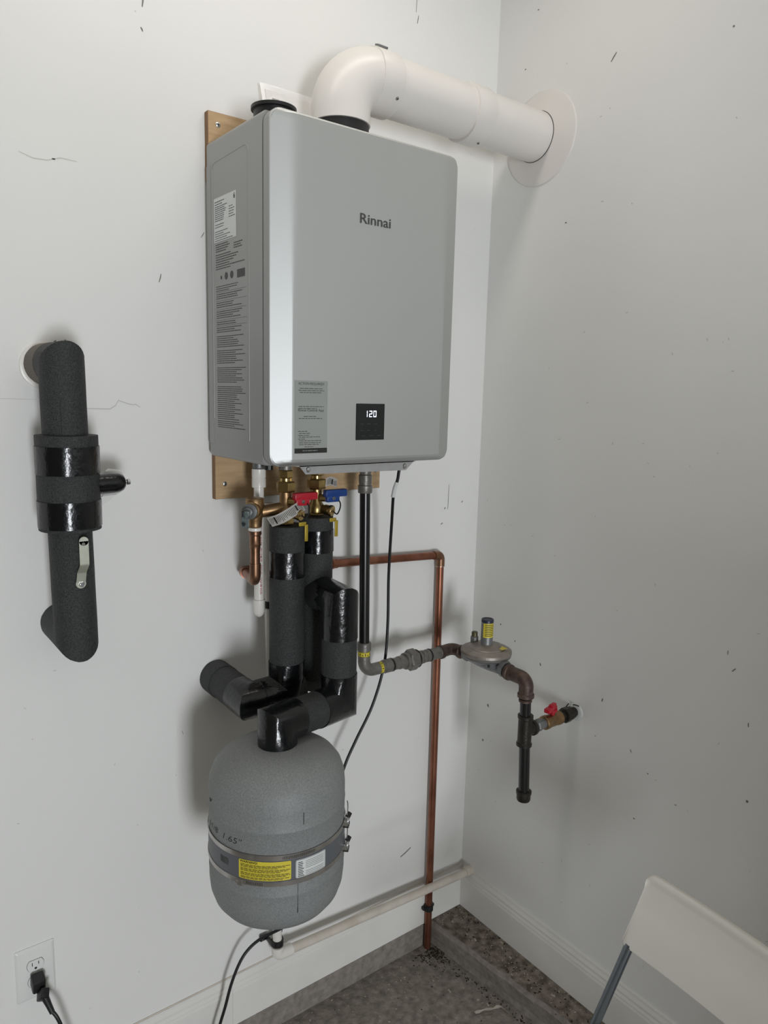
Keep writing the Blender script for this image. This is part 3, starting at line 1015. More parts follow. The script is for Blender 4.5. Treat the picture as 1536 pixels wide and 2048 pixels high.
# ------------------------------------------------------------------ relief valve and its copper discharge line
RX, RY = -0.829, -0.150
rv = thing('relief_valve', 'bronze relief valve with a chipped metal lever left of red valve', 'valve', (RX, RY, 1.36))
b = BM()
lathe(b, [(0.0125, 0.0), (0.0150, 0.002), (0.0160, 0.018), (0.0205, 0.030), (0.0205, 0.060), (0.0190, 0.064), (0.0120, 0.066)], (RX, RY, 1.366), (0, 0, 1), 28)
lathe(b, [(0.017, 0), (0.019, 0.004), (0.019, 0.022), (0.015, 0.026)], (RX, RY, 1.405), Vector((-0.75, -0.66, 0)), 24)
new_obj('valve_body', b, 'bronze', rv)
b = BM()
dl = Vector((-0.75, -0.66, 0)).normalized()
lathe(b, [(0.0165, 0.0), (0.0172, 0.002), (0.0172, 0.007), (0.012, 0.009)], Vector((RX, RY, 1.405)) + dl * 0.026, dl, 24)
lathe(b, [(0.010, 0.008), (0.010, 0.016), (0.006, 0.018)], Vector((RX, RY, 1.405)) + dl * 0.026, dl, 20)
new_obj('bonnet', b, 'castgrey', rv)
b = BM()
lp = Vector((RX, RY, 1.405)) + dl * 0.047
obox(b, lp + Vector((-0.002, -0.002, 0.002)), dl, dl.cross(Vector((0, 0, 1))), (0, 0, 1), 0.009, 0.007, 0.0022, 0.0005)
obox(b, lp + dl * 0.008 + Vector((0, 0, -0.014)), dl, dl.cross(Vector((0, 0, 1))), (0, 0, 1), 0.0016, 0.008, 0.018, 0.0005)
obox(b, lp + Vector((0, 0, -0.012)) - dl * 0.004, dl, dl.cross(Vector((0, 0, 1))), (0, 0, 1), 0.006, 0.0012, 0.014, 0.0005)
lab(new_obj('lever', b, 'teal', rv, smooth=False), 'chipped grey-green lever')
b = BM(); lathe(b, [(0.0135, 0), (0.0148, 0.001), (0.0148, 0.007), (0.0135, 0.008)], (RX, RY, 1.3575), (0, 0, 1), 28)
lab(new_obj('thread_tape_ring', b, 'pvc', rv), 'white thread seal ring')

TRD = 0.0110
cu = thing('copper_pipe', 'copper discharge pipe from the relief valve along the wall down to floor', 'pipe', (-0.1664, -0.03, FLOOR))
b = BM()
lathe(b, [(0.0125, 0.0), (0.0140, -0.001), (0.0140, -0.008), (0.0122, -0.010), (0.0122, -0.028), (0.0132, -0.030), (0.0118, -0.034), (0.0118, -0.040)], (RX, RY, 1.3575), (0, 0, 1), 24)
new_obj('adapter_fitting', b, 'copperold', cu)
b = BM(); cyl(b, (RX, RY, 1.322), (RX, RY, 1.262), 0.0108); new_obj('tube', b, 'copperold', cu)
WX, WY, WZ = -0.7940, -0.0215, 1.2347
dst = (Vector((WX, WY, WZ)) - Vector((RX, RY, 1.2430))).normalized()
b = BM(); sweep(b, fillet([(RX, RY, 1.284), (RX, RY, 1.243), Vector((RX, RY, 1.243)) + dst * 0.040], 0.018, 8), 0.0124, 24); new_obj('elbow', b, 'copperold', cu)
b = BM(); sweep(b, [Vector((RX, RY, 1.243)) + dst * 0.035, Vector((WX, WY, WZ)) - dst * 0.012], 0.0108, 20); new_obj('tube', b, 'copper', cu)
CXX, CZT = -0.1640, 1.2020
run0, run1 = Vector((WX, WY, WZ)), Vector((CXX, WY, CZT))
dr = (run1 - run0).normalized()
b = BM(); sweep(b, fillet([run0 - dst * 0.030, run0, run0 + dr * 0.030], 0.018, 8), 0.0128, 24); new_obj('elbow', b, 'copper', cu)
b = BM(); lathe(b, [(0.0130, 0), (0.0137, 0.001), (0.0137, 0.003), (0.0115, 0.004)], run0 + dr * 0.028, dr, 20); new_obj('solder_joint', b, 'solder', cu)
b = BM(); sweep(b, [run0 + dr * 0.02, run1 - dr * 0.012], TRD, 20); new_obj('tube', b, 'copper', cu)
jx = run0 + dr * ((-0.545 - WX) / dr.x)
b = BM(); lathe(b, [(0.0115, 0), (0.0142, 0.001), (0.0142, 0.006), (0.0125, 0.008), (0.0128, 0.018), (0.0112, 0.020)], jx, dr, 20); new_obj('coupling', b, 'copper', cu)
b = BM(); sweep(b, fillet([run1 - dr * 0.026, run1, run1 + Vector((0.0005, 0, -0.032))], 0.016, 8), 0.0128, 24); new_obj('elbow', b, 'copperold', cu)
b = BM(); lathe(b, [(0.0128, 0), (0.0134, 0.0006), (0.0134, 0.002), (0.0115, 0.003)], (CXX, WY, CZT - 0.034), (0, 0, 1), 20); new_obj('solder_joint', b, 'solder', cu)
b = BM(); sweep(b, [(CXX, WY, CZT - 0.02), (-0.1600, WY, 0.6), (-0.1600, WY - 0.003, FLOOR)], TRD, 20); new_obj('tube', b, 'copper', cu)
b = BM()
lathe(b, [(0.0115, -0.010), (0.0150, -0.009), (0.0150, 0.009), (0.0115, 0.010)], (-0.1602, WY - 0.002, 0.062), (0, 0, 1), 20)
for s in (-1, 1):
    obox(b, (-0.1602 + s * 0.017, -0.020, 0.062), (1, 0, 0), (0, 1, 0), (0, 0, 1), 0.005, 0.006, 0.005, 0.0015)
lab(new_obj('pipe_clip', b, 'rubber', cu), 'black plastic clip on the baseboard')

# ------------------------------------------------------------------ condensate pipes
cp = thing('condensate_pipe', 'short white capped plastic pipe hanging under the heater left corner', 'pipe', (-0.7945, -0.103, 1.15))
PX, PY = -0.7950, -0.103
b = BM(); cyl(b, (PX, PY, 1.514), (PX, PY, 1.490), 0.0145, 24, ch=0.001); new_obj('drain_port', b, 'castgrey', cp)
b = BM(); lathe(b, [(0.0140, 0), (0.0158, 0.0008), (0.0158, 0.020), (0.0150, 0.0215), (0.0158, 0.023), (0.0158, 0.042), (0.0138, 0.043)], (PX, PY, 1.4465), (0, 0, 1), 28); new_obj('coupling', b, 'pvc', cp)
b = BM(); cyl(b, (PX, PY, 1.45), (PX, PY, 1.175), 0.0114, 28); pv = new_obj('straight_pipe', b, 'pvc', cp)
b = BM(); lathe(b, [(0.0118, 0.0), (0.0138, -0.001), (0.0138, -0.026), (0.0115, -0.034), (0.0075, -0.040), (0.003, -0.0425), (0.0004, -0.043)], (PX, PY, 1.1855), (0, 0, 1), 28); new_obj('end_cap', b, 'pvc', cp)
a0 = math.atan2(-1.5878 - PY, -1.5682 - PX) + 0.25


def fpipe(x, y, r, a0):
    return lambda u, v: Vector((x + (r + 0.0003) * cos(a0 + u / r), y + (r + 0.0003) * sin(a0 + u / r), v))


b = BM(); fv = fpipe(PX, PY, 0.0114, a0)
fn2 = lambda u, v: fv(0.0045 - v, u)
rnd = random.Random(8)
for body, z0, wdt in (('SCH 40 PVC', 1.200, 0.040), ('UP CODE', 1.247, 0.022), ('ASTM D 1785', 1.276, 0.032), ('NSF-PW 1/2', 1.314, 0.030), ('ANSI 61', 1.350, 0.018)):
    add_text(b, body, fn2, z0, 0.0, wdt, 0.0055, 0.01)
lab(new_obj('red_print', b, 'redprint', pv, smooth=False), 'red printed code running up the pipe')

dp = thing('drain_pipe', 'grimy white plastic drain pipe down the wall and along the baseboard', 'pipe', (-0.70, -0.03, 0.15))
DX, DYY = -0.7130, -0.0450
b = BM(); cyl(b, (-0.7430, DYY, 1.40), (DX, DYY, 0.195), 0.0122, 24); new_obj('vertical_pipe', b, 'pvc', dp)
e0 = Vector((DX, DYY, 0.1780)); e1 = Vector((-0.012, DYY, 0.1380)); de = (e1 - e0).normalized()
b = BM(); sweep(b, fillet([(DX, DYY, 0.2045), e0, e0 + de * 0.042], 0.014, 8), 0.0158, 28); new_obj('elbow', b, 'pvc', dp)
b = BM(); sweep(b, [e0 + de * 0.035, e1], 0.0125, 24); new_obj('sloped_pipe', b, 'pvcdirty', dp)
b = BM(); lathe(b, [(0.0128, 0), (0.0158, 0.001), (0.0158, 0.026), (0.0135, 0.028)], (0.0, DYY, 0.1392), (-1, 0, 0.07), 24); new_obj('end_coupling', b, 'pvcdirty', dp)
b = BM()
lathe(b, [(0.0126, -0.009), (0.0158, -0.0085), (0.0158, 0.0085), (0.0126, 0.009)], (DX, DYY, 0.2165), (0, 0, 1), 24)
clampm = b
for s, dz in ((-1, 0.0), (1, 0.0)):
    obox(b, (DX + s * 0.024, -0.010, 0.2165 + dz), (1, 0, 0), (0, 1, 0), (0, 0, 1), 0.010, 0.0035, 0.0085, 0.003)
    obox(b, (DX + s * 0.0150, -0.027, 0.2165 + dz), (1, 0, 0), (0, 1, 0), (0, 0, 1), 0.002, 0.018, 0.0085, 0.001)
cl = lab(new_obj('pipe_clamp', b, 'rubber', dp), 'black two-ear pipe clamp')
for s in (-1, 1):
    screw(cl, (DX + s * 0.026, -0.0135, 0.2165), (0, -1, 0), 0.0042)
b = BM()
lathe(b, [(0.0124, -0.009), (0.0150, -0.0085), (0.0150, 0.0085), (0.0124, 0.009)], (-0.7365, DYY, 1.150), (0, 0, 1), 24)
obox(b, (-0.7365 + 0.019, -0.010, 1.150), (1, 0, 0), (0, 1, 0), (0, 0, 1), 0.010, 0.0035, 0.0085, 0.003)
new_obj('pipe_clamp', b, 'rubber', dp)

# ------------------------------------------------------------------ gas line
GY = -0.132
GXa, GXb = -0.5195, -0.5120
GZ = 0.9560
RXX = -0.2044
gas = thing('gas_pipe', 'black iron gas pipe dropping from heater then running right to regulator', 'pipe', (GXb, GY, GZ))
b = BM()
lathe(b, [(0.0170, 0.0), (0.0175, 0.001), (0.0180, 0.018), (0.0150, 0.020), (0.0160, 0.026), (0.0165, 0.044), (0.0135, 0.046), (0.0150, 0.052), (0.0140, 0.060), (0.0155, 0.066), (0.0140, 0.076), (0.0140, 0.094)], (GXa, GY, 1.4205), (0, 0, 1), 28)
new_obj('top_coupling', b, 'iron', gas)
b = BM(); sweep(b, [(GXa, GY, 1.425), (GXb, GY, 1.01)], 0.0131, 28); new_obj('drop_pipe', b, 'blackpipe', gas)
b = BM(); sweep(b, fillet([(GXb, GY, 1.030), (GXb + 0.0005, GY, GZ), (GXb + 0.068, GY, GZ)], 0.030, 12), 0.0160, 28)
lathe(b, [(0.0155, 0), (0.0178, 0.001), (0.0178, 0.020), (0.0160, 0.022)], (GXb, GY, 1.014), (0, 0, 1), 28)
ge = new_obj('elbow', b, 'iron', gas)


def ring_label(parent, c, d, r, w, ang0, ang1, body):
    u, v, ww = frame(d)
    c = Vector(c)
    b = BM()
    tc_ = Vector((-1.5682, -1.5878, 1.6644)) - c
    mid = math.atan2(tc_.dot(v), tc_.dot(u))
    ang0, ang1 = mid - ang0, mid + ang1
    f_ = lambda a, h: c + ww * h + (u * cos(a) + v * sin(a)) * r
    patch(b, f_, ang0, ang1, 0, w, 12, 1)
    o = lab(new_obj('yellow_tag', b, 'yellow', parent), 'small yellow label with black marks')
    b = BM()
    f2 = lambda a, h: c + ww * h + (u * cos(a) + v * sin(a)) * (r + 0.0003)
    n = 6
    for i in range(n):
        a = ang0 + (ang1 - ang0) * (i + 0.5) / n
        patch(b, f2, a, a + 0.13, w * 0.25, w * (0.5 + 0.25 * (i % 2)), 1, 1)
    for h in (0.04, 0.9):
        patch(b, f2, ang0, ang1, w * h, w * (h + 0.06), 12, 1)
    new_obj('tag_marks', b, 'black', o, smooth=False)


ring_label(ge, (GXb, GY, 1.0), (0, 0, 1), 0.01625, 0.013, 1.3, 1.2, '')
ring_label(ge, (GXb + 0.046, GY, GZ), (1, 0, 0), 0.01625, 0.010, 1.2, 1.2, '')


def hfit(parts, name, m, parent):
    b = BM()
    for kind, x0, x1, r in parts:
        if kind == 'c':
            cyl(b, (x0, GY, GZ), (x1, GY, GZ), r, 28, ch=0.0012)
        else:
            hexn(b, (x0, GY, GZ), (x1, GY, GZ), r, 0.2)
    return new_obj(name, b, m, parent, angle=30)


hfit([('c', -0.449, -0.425, 0.0178)], 'end_collar', 'iron', gas)
hfit([('c', -0.4262, -0.4190, 0.0181)], 'black_seal_ring', 'rubber', gas)
hfit([('c', -0.4195, -0.398, 0.0160), ('c', -0.400, -0.375, 0.0175)], 'union_end', 'iron', gas)
hfit([('c', -0.378, -0.366, 0.0225), ('h', -0.368, -0.3385, 0.0290)], 'union_nut', 'iron', gas)
hfit([('c', -0.3385, -0.3345, 0.0250)], 'black_seal_ring', 'rubber', gas)
hfit([('c', -0.3350, -0.322, 0.0190), ('c', -0.323, -0.318, 0.0150), ('c', -0.319, -0.311, 0.0178), ('c', -0.311, -0.303, 0.0155), ('c', -0.304, -0.2935, 0.0172)], 'union_end', 'iron', gas)
hfit([('c', -0.2940, -0.2885, 0.0180)], 'black_seal_ring', 'rubber', gas)
hfit([('c', -0.289, -0.262, 0.0160), ('c', -0.263, -0.255, 0.0148), ('c', -0.256, -0.250, 0.0165)], 'nipple', 'iron', gas)
b = BM(); sweep(b, fillet([(-0.252, GY, GZ), (RXX, GY, GZ + 0.003), (RXX, GY - 0.034, GZ + 0.003)], 0.020, 10), 0.0165, 28)
lathe(b, [(0.0165, 0), (0.0190, 0.001), (0.0190, 0.010), (0.0165, 0.012)], (-0.253, GY, GZ), (1, 0, 0), 28)
lathe(b, [(0.0165, 0), (0.0190, 0.001), (0.0190, 0.008), (0.0165, 0.010)], (RXX, GY - 0.030, GZ + 0.003), (0, -1, 0), 28)
new_obj('elbow', b, 'rustiron', gas)

RYc, RZ = -0.2631, 0.9920
reg = thing('gas_regulator', 'round cast gas regulator with yellow labelled spring tower in the corner', 'regulator', (RXX, RYc, 0.95))
b = BM()
lathe(b, [(0.0600, -0.010), (0.0655, -0.0085), (0.0682, -0.004), (0.0682, 0.000), (0.0675, 0.003), (0.0640, 0.005), (0.0580, 0.007), (0.0520, 0.0105), (0.0490, 0.0105), (0.0460, 0.0135), (0.030, 0.0175), (0.021, 0.0195)], (RXX, RYc, RZ), (0, 0, 1), 56)
new_obj('diaphragm_case', b, 'castal', reg, angle=25)
b = BM()
lathe(b, [(0.0650, 0), (0.0665, -0.002), (0.0640, -0.006), (0.0560, -0.010), (0.048, -0.016), (0.030, -0.022)], (RXX, RYc, RZ - 0.008), (0, 0, 1), 48)
zb_ = GZ + 0.003
for (p, q, r) in (((RXX, RYc + 0.075, zb_ + 0.004), (RXX, RYc - 0.075, zb_ + 0.004), 0.0200),):
    lathe(b, [(0.0215, 0), (0.0215, 0.012), (0.0185, 0.014), (0.0210, 0.06), (0.0210, 0.09), (0.0185, 0.136), (0.0225, 0.138), (0.0225, 0.150)], p, Vector(q) - Vector(p), 8, rot=pi / 8)
for a in range(-2, 3):
    obox(b, (RXX - 0.020, RYc - 0.02 + a * 0.016, RZ - 0.021), (1, 0, 0), (0, 1, 0), (0, 0, 1), 0.016, 0.0016, 0.010, 0.0005)
new_obj('valve_casting', b, 'castgrey', reg, angle=30)
b = BM(); lathe(b, [(0.0200, 0), (0.0168, 0.004), (0.0160, 0.010), (0.0160, 0.068), (0.0155, 0.069)], (RXX, RYc, RZ + 0.015), (0, 0, 1), 32); tw = new_obj('spring_tower', b, 'castgrey', reg)
b = BM(); lathe(b, [(0.0164, 0), (0.0164, 0.006), (0.0155, 0.0075), (0.0125, 0.0077), (0.0120, 0.0066), (0.0003, 0.0066)], (RXX, RYc, RZ + 0.080), (0, 0, 1), 32)
lab(new_obj('tower_cap', b, 'navy', reg), 'dark blue cap on the tower')
ac = math.atan2(-1.5878 - RYc, -1.5682 - RXX)
fr = lambda off: (lambda u, v: Vector((RXX + (0.0160 + off) * cos(ac + u), RYc + (0.0160 + off) * sin(ac + u), v)))
b = BM(); patch(b, fr(0.0003), -0.65, 1.60, RZ + 0.040, RZ + 0.079, 14, 1); yl = lab(new_obj('yellow_label', b, 'yellow', tw), 'yellow label with black lines')
b = BM(); f_ = fr(0.0006)
for k in range(7):
    patch(b, f_, -0.35, 1.25, RZ + 0.0445 + k * 0.0048, RZ + 0.0463 + k * 0.0048, 8, 1)
patch(b, f_, -0.62, 1.55, RZ + 0.0785, RZ + 0.0790, 8, 1)
new_obj('label_lines', b, 'black', yl, smooth=False)
b = BM(); vx, vy = RXX - 0.006, RYc + 0.040
lathe(b, [(0.0120, 0), (0.0105, 0.004), (0.0105, 0.020), (0.0090, 0.022)], (vx, vy, RZ + 0.008), (0, 0, 1), 24); new_obj('vent_boss', b, 'castgrey', reg)
b = BM(); lathe(b, [(0.0082, 0), (0.0082, 0.012), (0.0072, 0.0135), (0.0002, 0.0135)], (vx, vy, RZ + 0.029), (0, 0, 1), 16); lab(new_obj('vent_plug', b, 'olive', reg), 'small brass vent plug')
b = BM()
for a in range(10):
    pass
f_ = lambda u, v: Vector((RXX + 0.012 + u, RYc - 0.040 + v, RZ + 0.0150))
patch(b, f_, -0.006, 0.016, -0.012, 0.014); lab(new_obj('yellow_sticker', b, 'yellow', reg, smooth=False), 'small yellow sticker')

# drop leg after the regulator
VGX0, VGX1, VGY = -0.2050, -0.1900, -0.409
leg = thing('gas_drip_leg', 'brown elbow and black vertical gas pipe with capped end, right of regulator', 'pipe', (VGX1, VGY, 0.63))
b = BM()
sweep(b, fillet([(RXX, RYc - 0.078, zb_), (RXX, VGY, zb_), (RXX - 0.0003, VGY, 0.918)], 0.030, 12), 0.0185, 28)
lathe(b, [(0.0185, 0), (0.0212, 0.0015), (0.0212, 0.009), (0.0190, 0.011)], (RXX, RYc - 0.080, zb_), (0, -1, 0), 28)
lathe(b, [(0.0185, 0), (0.0212, 0.0015), (0.0212, 0.010), (0.0190, 0.012)], (RXX, VGY, 0.912), (0, 0, 1), 28)
new_obj('elbow', b, 'rustiron', leg)
b = BM(); cyl(b, (RXX, RYc - 0.070, zb_), (RXX, RYc - 0.100, zb_), 0.0150); new_obj('nipple', b, 'castgrey', leg)
b = BM(); sweep(b, [(VGX0, VGY, 0.93), (-0.2000, VGY, 0.822), (VGX1, VGY, 0.645)], 0.0140, 28); new_obj('vertical_pipe', b, 'blackpipe', leg)
b = BM(); lathe(b, [(0.0142, 0), (0.0168, 0.001), (0.0168, 0.006), (0.0150, 0.008)], (VGX0, VGY, 0.9005), (0, 0, 1), 24); new_obj('collar_ring', b, 'rustiron', leg)
b = BM()
lathe(b, [(0.0170, 0), (0.0200, 0.0015), (0.0200, 0.008), (0.0178, 0.011), (0.0178, 0.073), (0.0200, 0.076), (0.0200, 0.0835), (0.0165, 0.085)], (-0.2003, VGY, 0.7800), (0, 0, 1), 28)
lathe(b, [(0.0175, 0.0), (0.0175, 0.022), (0.0205, 0.024), (0.0205, 0.032), (0.0170, 0.034)], (-0.2003, VGY, 0.8225), (1, 0, 0), 28)
new_obj('tee_fitting', b, 'oiliron', leg)
b = BM(); lathe(b, [(0.0170, 0.030), (0.0200, 0.0285), (0.0200, 0.0215), (0.0182, 0.020), (0.0182, 0.006), (0.0165, 0.002), (0.011, -0.0010), (0.0003, -0.0015)], (VGX1, VGY, 0.6240), (0, 0, 1), 28); new_obj('end_cap', b, 'oiliron', leg)

gv = thing('gas_ball_valve', 'brass gas valve with small red handle on the right wall', 'valve', (-0.08, VGY, 0.82))
GVZ = 0.8225
b = BM(); cyl(b, (-0.168, VGY, GVZ), (-0.118, VGY, GVZ), 0.0135); hexn(b, (-0.158, VGY, GVZ), (-0.140, VGY, GVZ), 0.0165, 0.2); new_obj('inlet_nut', b, 'castgrey', gv, angle=30)
b = BM()
lathe(b, [(0.0165, 0), (0.0185, 0.002), (0.0185, 0.014), (0.0165, 0.018), (0.0175, 0.034), (0.0165, 0.046), (0.0185, 0.050), (0.0185, 0.062), (0.0150, 0.064)], (-0.128, VGY, GVZ), (1, 0, 0), 24)
new_obj('valve_body', b, 'bronze', gv)
b = BM(); cyl(b, (-0.066, VGY, GVZ), (0.0, VGY, GVZ), 0.0130); lathe(b, [(0.0150, 0), (0.0205, 0.002), (0.0205, 0.020), (0.0180, 0.024), (0.0180, 0.034), (0.0140, 0.036)], (-0.050, VGY, GVZ), (1, 0, 0), 8, rot=0.3); new_obj('wall_union', b, 'oiliron', gv, angle=30)
b = BM(); lathe(b, [(0.0130, 0.0), (0.0240, 0.0005), (0.0230, 0.002), (0.0180, 0.004), (0.0130, 0.004)], (0, VGY - 0.003, GVZ), (-1, 0, 0), 20); lab(new_obj('torn_plaster_ring', b, 'white', gv), 'torn white plaster round the pipe hole')
b = BM()
for k in range(2):
    sweep(b, [(-0.004, VGY + 0.018 * cos(k * 1.3), GVZ + 0.018 * sin(k * 1.3)), (-0.010 - 0.002 * k, VGY + 0.024 * cos(k * 1.3 + 0.4), GVZ + 0.024 * sin(k * 1.3 + 0.4)), (-0.003, VGY + 0.028 * cos(k * 1.3 + 0.8), GVZ + 0.024 * sin(k * 1.3 + 0.8))], 0.0015, 5)
new_obj('torn_edge_wires', b, 'rubber', gv)
b = BM()
cyl(b, (-0.095, VGY, GVZ + 0.012), (-0.095, VGY, GVZ + 0.030), 0.0070, 16)
hd = Vector((-0.97, -0.22, 0.0)).normalized(); hs = Vector((0.22, -0.97, 0)).normalized(); hu = hd.cross(hs)
lathe(b, [(0.0001, 0), (0.0125, 0.0), (0.0125, 0.006), (0.0001, 0.0065)], (-0.095, VGY, GVZ + 0.026), (0, 0, 1), 18)
obox(b, Vector((-0.095, VGY, GVZ + 0.035)) + hd * 0.012, hd, hs, hu, 0.023, 0.0085, 0.0060, 0.003)
obox(b, Vector((-0.095, VGY, GVZ + 0.041)) + hd * 0.002, hd, hs, hu, 0.013, 0.0060, 0.0055, 0.003)
lab(new_obj('handle', b, 'red', gv), 'red lever handle')

# ------------------------------------------------------------------ power cord and outlet
cord = thing('power_cord', 'black power cord from heater base, behind tank, to the wall outlet', 'cord', (-0.44, -0.17, 1.49))
pts = [(-0.4400, -0.175, 1.5125), (-0.4450, -0.170, 1.4737), (-0.4487, -0.170, 1.4527), (-0.4520, -0.160, 1.415), (-0.4320, -0.130, 1.3400), (-0.4180, -0.105, 1.195), (-0.4130, -0.100, 1.055), (-0.4219, -0.100, 0.9448), (-0.4572, -0.100, 0.8401), (-0.5091, -0.100, 0.7548),
       (-0.5430, -0.100, 0.694), (-0.5680, -0.090, 0.60), (-0.580, -0.075, 0.47), (-0.587, -0.066, 0.36), (-0.612, -0.060, 0.290), (-0.6531, -0.060, 0.2690), (-0.7139, -0.060, 0.2647), (-0.7700, -0.060, 0.2630), (-0.8070, -0.060, 0.2480), (-0.8320, -0.060, 0.2200), (-0.8547, -0.060, 0.1714), (-0.8717, -0.060, 0.1157), (-0.8899, -0.060, 0.0781 - 0.015),
       (-0.925, -0.070, -0.03), (-0.985, -0.090, -0.072), (-1.09, -0.12, -0.0755), (-1.175, -0.12, 0.0), (-1.225, -0.10, 0.140), (-1.2608, -0.082, 0.300), (-1.277, -0.068, 0.3390)]
b = BM(); sweep(b, spline(pts, 7), 0.0040, 10); new_obj('cable', b, 'cord', cord)
b = BM(); sweep(b, [(-0.4500, -0.1695, 1.4475), (-0.4530, -0.165, 1.432), (-0.4525, -0.158, 1.4095)], 0.0049, 12)
ct = lab(new_obj('cable_label', b, 'white', cord), 'white wrap label on the cord')
# plug body, hanging from the lower socket
b = BM()
obox(b, (-1.2905, -0.022, 0.3780), (1, 0, 0), (0, 0.97, 0.22), (0, -0.22, 0.97), 0.0135, 0.014, 0.0165, 0.004)
obox(b, (-1.2860, -0.043, 0.3610), (0.93, -0.05, -0.36), (0.25, 0.80, 0.55), (0.26, -0.60, 0.76), 0.0095, 0.010, 0.013, 0.003)
sweep(b, [(-1.2850, -0.046, 0.362), (-1.2795, -0.060, 0.3465), (-1.2745, -0.071, 0.331)], [0.0085, 0.0065, 0.0055], 12)
new_obj('plug', b, 'rubber', cord)

ox, oz, ow, oh = -1.3309, 0.3285, 0.080, 0.1251
out = thing('wall_outlet', 'white double power outlet low on the wall at left', 'outlet', (ox + ow / 2, 0, oz))
b = BM()
loft_y(b, [[(x, y, z) for x, z in rrect(ox + i, ox + ow - i, oz + i, oz + oh - i, 0.003)] for y, i in ((-0.0002, 0.0), (-0.0022, 0.0), (-0.0050, 0.0035), (-0.0056, 0.0050))])
new_obj('cover_plate', b, 'plate', out, angle=20)
ocx = ox + ow / 2


def recept(zc):
    b = BM()
    pts = []
    for a in range(32):
        t = 2 * pi * a / 32
        pts.append((ocx + 0.0170 * cos(t), zc + max(-0.0122, min(0.0122, 0.0170 * sin(t)))))
    loft_y(b, [[(ocx + (x - ocx) * k, y, zc + (z - zc) * k) for x, z in pts] for y, k in ((-0.0050, 1.0), (-0.0072, 1.0), (-0.0076, 0.96))])
    r = new_obj('socket_face', b, 'plate', out, angle=30)
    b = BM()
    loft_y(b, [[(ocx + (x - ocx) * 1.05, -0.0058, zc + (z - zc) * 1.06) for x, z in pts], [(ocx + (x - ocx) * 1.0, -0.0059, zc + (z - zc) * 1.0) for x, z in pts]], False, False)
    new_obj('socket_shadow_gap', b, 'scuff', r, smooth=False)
    b = BM()
    box(b, ocx - 0.0074, ocx - 0.0060, -0.0079, -0.0070, zc - 0.0005, zc + 0.0080)
    box(b, ocx + 0.0055, ocx + 0.0070, -0.0079, -0.0070, zc + 0.0005, zc + 0.0075)
    lathe(b, [(0.0026, 0), (0.0026, 0.001)], (ocx, -0.0070, zc - 0.0070), (0, -1, 0), 14)
    new_obj('socket_slots', b, 'dark', r, smooth=False)


recept(oz + oh / 2 + 0.0195)
recept(oz + oh / 2 - 0.0195)
b = BM(); lathe(b, [(0.0034, 0), (0.0034, 0.0008), (0.0022, 0.0014)], (ocx, -0.0056, oz + oh / 2), (0, -1, 0), 16); new_obj('plate_screw', b, 'plate', out)

# ------------------------------------------------------------------ left insulated shutoff pipe
LX, LY, LR = -1.2065, -0.121, 0.0404
lp_ = thing('insulated_pipe', 'separate insulated pipe loop on the left wall with thick taped collar', 'pipe', (LX, 0, 1.17))
LT, LB = 1.7030, 1.1760
foam(lp_, 'foam_sleeve', [(LX - 0.0035, -0.004, LT), (LX - 0.0035, LY, LT), (LX - 0.002, LY, 1.560)], LR)
lab(foam(lp_, 'foam_stub', [(LX - 0.0035, -0.001, LT), (LX - 0.0035, LY + 0.044, LT)], LR + 0.0006, 'foambrown'), 'foam stub into the wall, lit brown tone in its colour')
foam(lp_, 'foam_sleeve', [(LX - 0.001, LY, 1.41), (LX + 0.002, LY, LB), (LX + 0.002, -0.001, LB)], LR - 0.0005)
b = BM(); lathe(b, [(LR - 0.004, 0), (LR + 0.006, 0.0), (LR + 0.006, 0.003), (LR + 0.004, 0.004), (LR - 0.004, 0.0035)], (LX - 0.0060, 0, LT - 0.003), (0, -1, 0), 36); lab(new_obj('wall_ring', b, 'pvc', lp_), 'white ring where the pipe enters the wall')
foam(lp_, 'thick_collar', [(LX, LY, 1.5715), (LX, LY, 1.3925)], 0.0560)
tape(lp_, (LX, LY, 1.5515), (LX, LY, 1.4990), 0.0560, wob=0.035)
tape(lp_, (LX, LY, 1.4490), (LX, LY, 1.3980), 0.0560, wob=0.035)
b = BM(); sweep(b, [(LX - 0.018, LY - 0.0362, 1.715), (LX - 0.0170, LY - 0.0368, 1.573)], 0.0011, 6); new_obj('foam_seam', b, 'dark', lp_)
b = BM()
sd = Vector((0.97, 0.05, 0.02)).normalized()
s0 = Vector((LX, LY - 0.01, 1.475))
lathe(b, [(0.0195, 0), (0.0195, 0.080), (0.0185, 0.092), (0.0150, 0.100), (0.011, 0.103)], s0, sd, 24)
new_obj('side_stub', b, 'tape', lp_)
b = BM(); lathe(b, [(0.0030, 0.098), (0.0030, 0.108), (0.0060, 0.109), (0.0060, 0.114), (0.0040, 0.115)], s0, sd, 12); new_obj('stub_bolt', b, 'steel', lp_)
b = BM()
rnd = random.Random(4)
P = [(LX + 0.055, LY + 0.008, 1.442), (LX + 0.060, LY - 0.004, 1.452), (LX + 0.085, LY - 0.006, 1.452), (LX + 0.103, LY - 0.006, 1.462), (LX + 0.112, LY, 1.478), (LX + 0.104, LY + 0.012, 1.498), (LX + 0.078, LY + 0.020, 1.504), (LX + 0.056, LY + 0.022, 1.478)]
cen = b.verts.new((LX + 0.083, LY + 0.016, 1.472))
vs = [b.verts.new(Vector(p) + Vector((rnd.uniform(-1, 1), rnd.uniform(-1, 1), rnd.uniform(-1, 1))) * 0.002) for p in P]
for i in range(len(vs)):
    b.faces.new((cen, vs[i], vs[(i + 1) % len(vs)]))
quad(b, (LX + 0.054, LY + 0.004, 1.430), (LX + 0.106, LY + 0.004, 1.462), (LX + 0.112, LY + 0.008, 1.476), (LX + 0.056, LY + 0.008, 1.455))
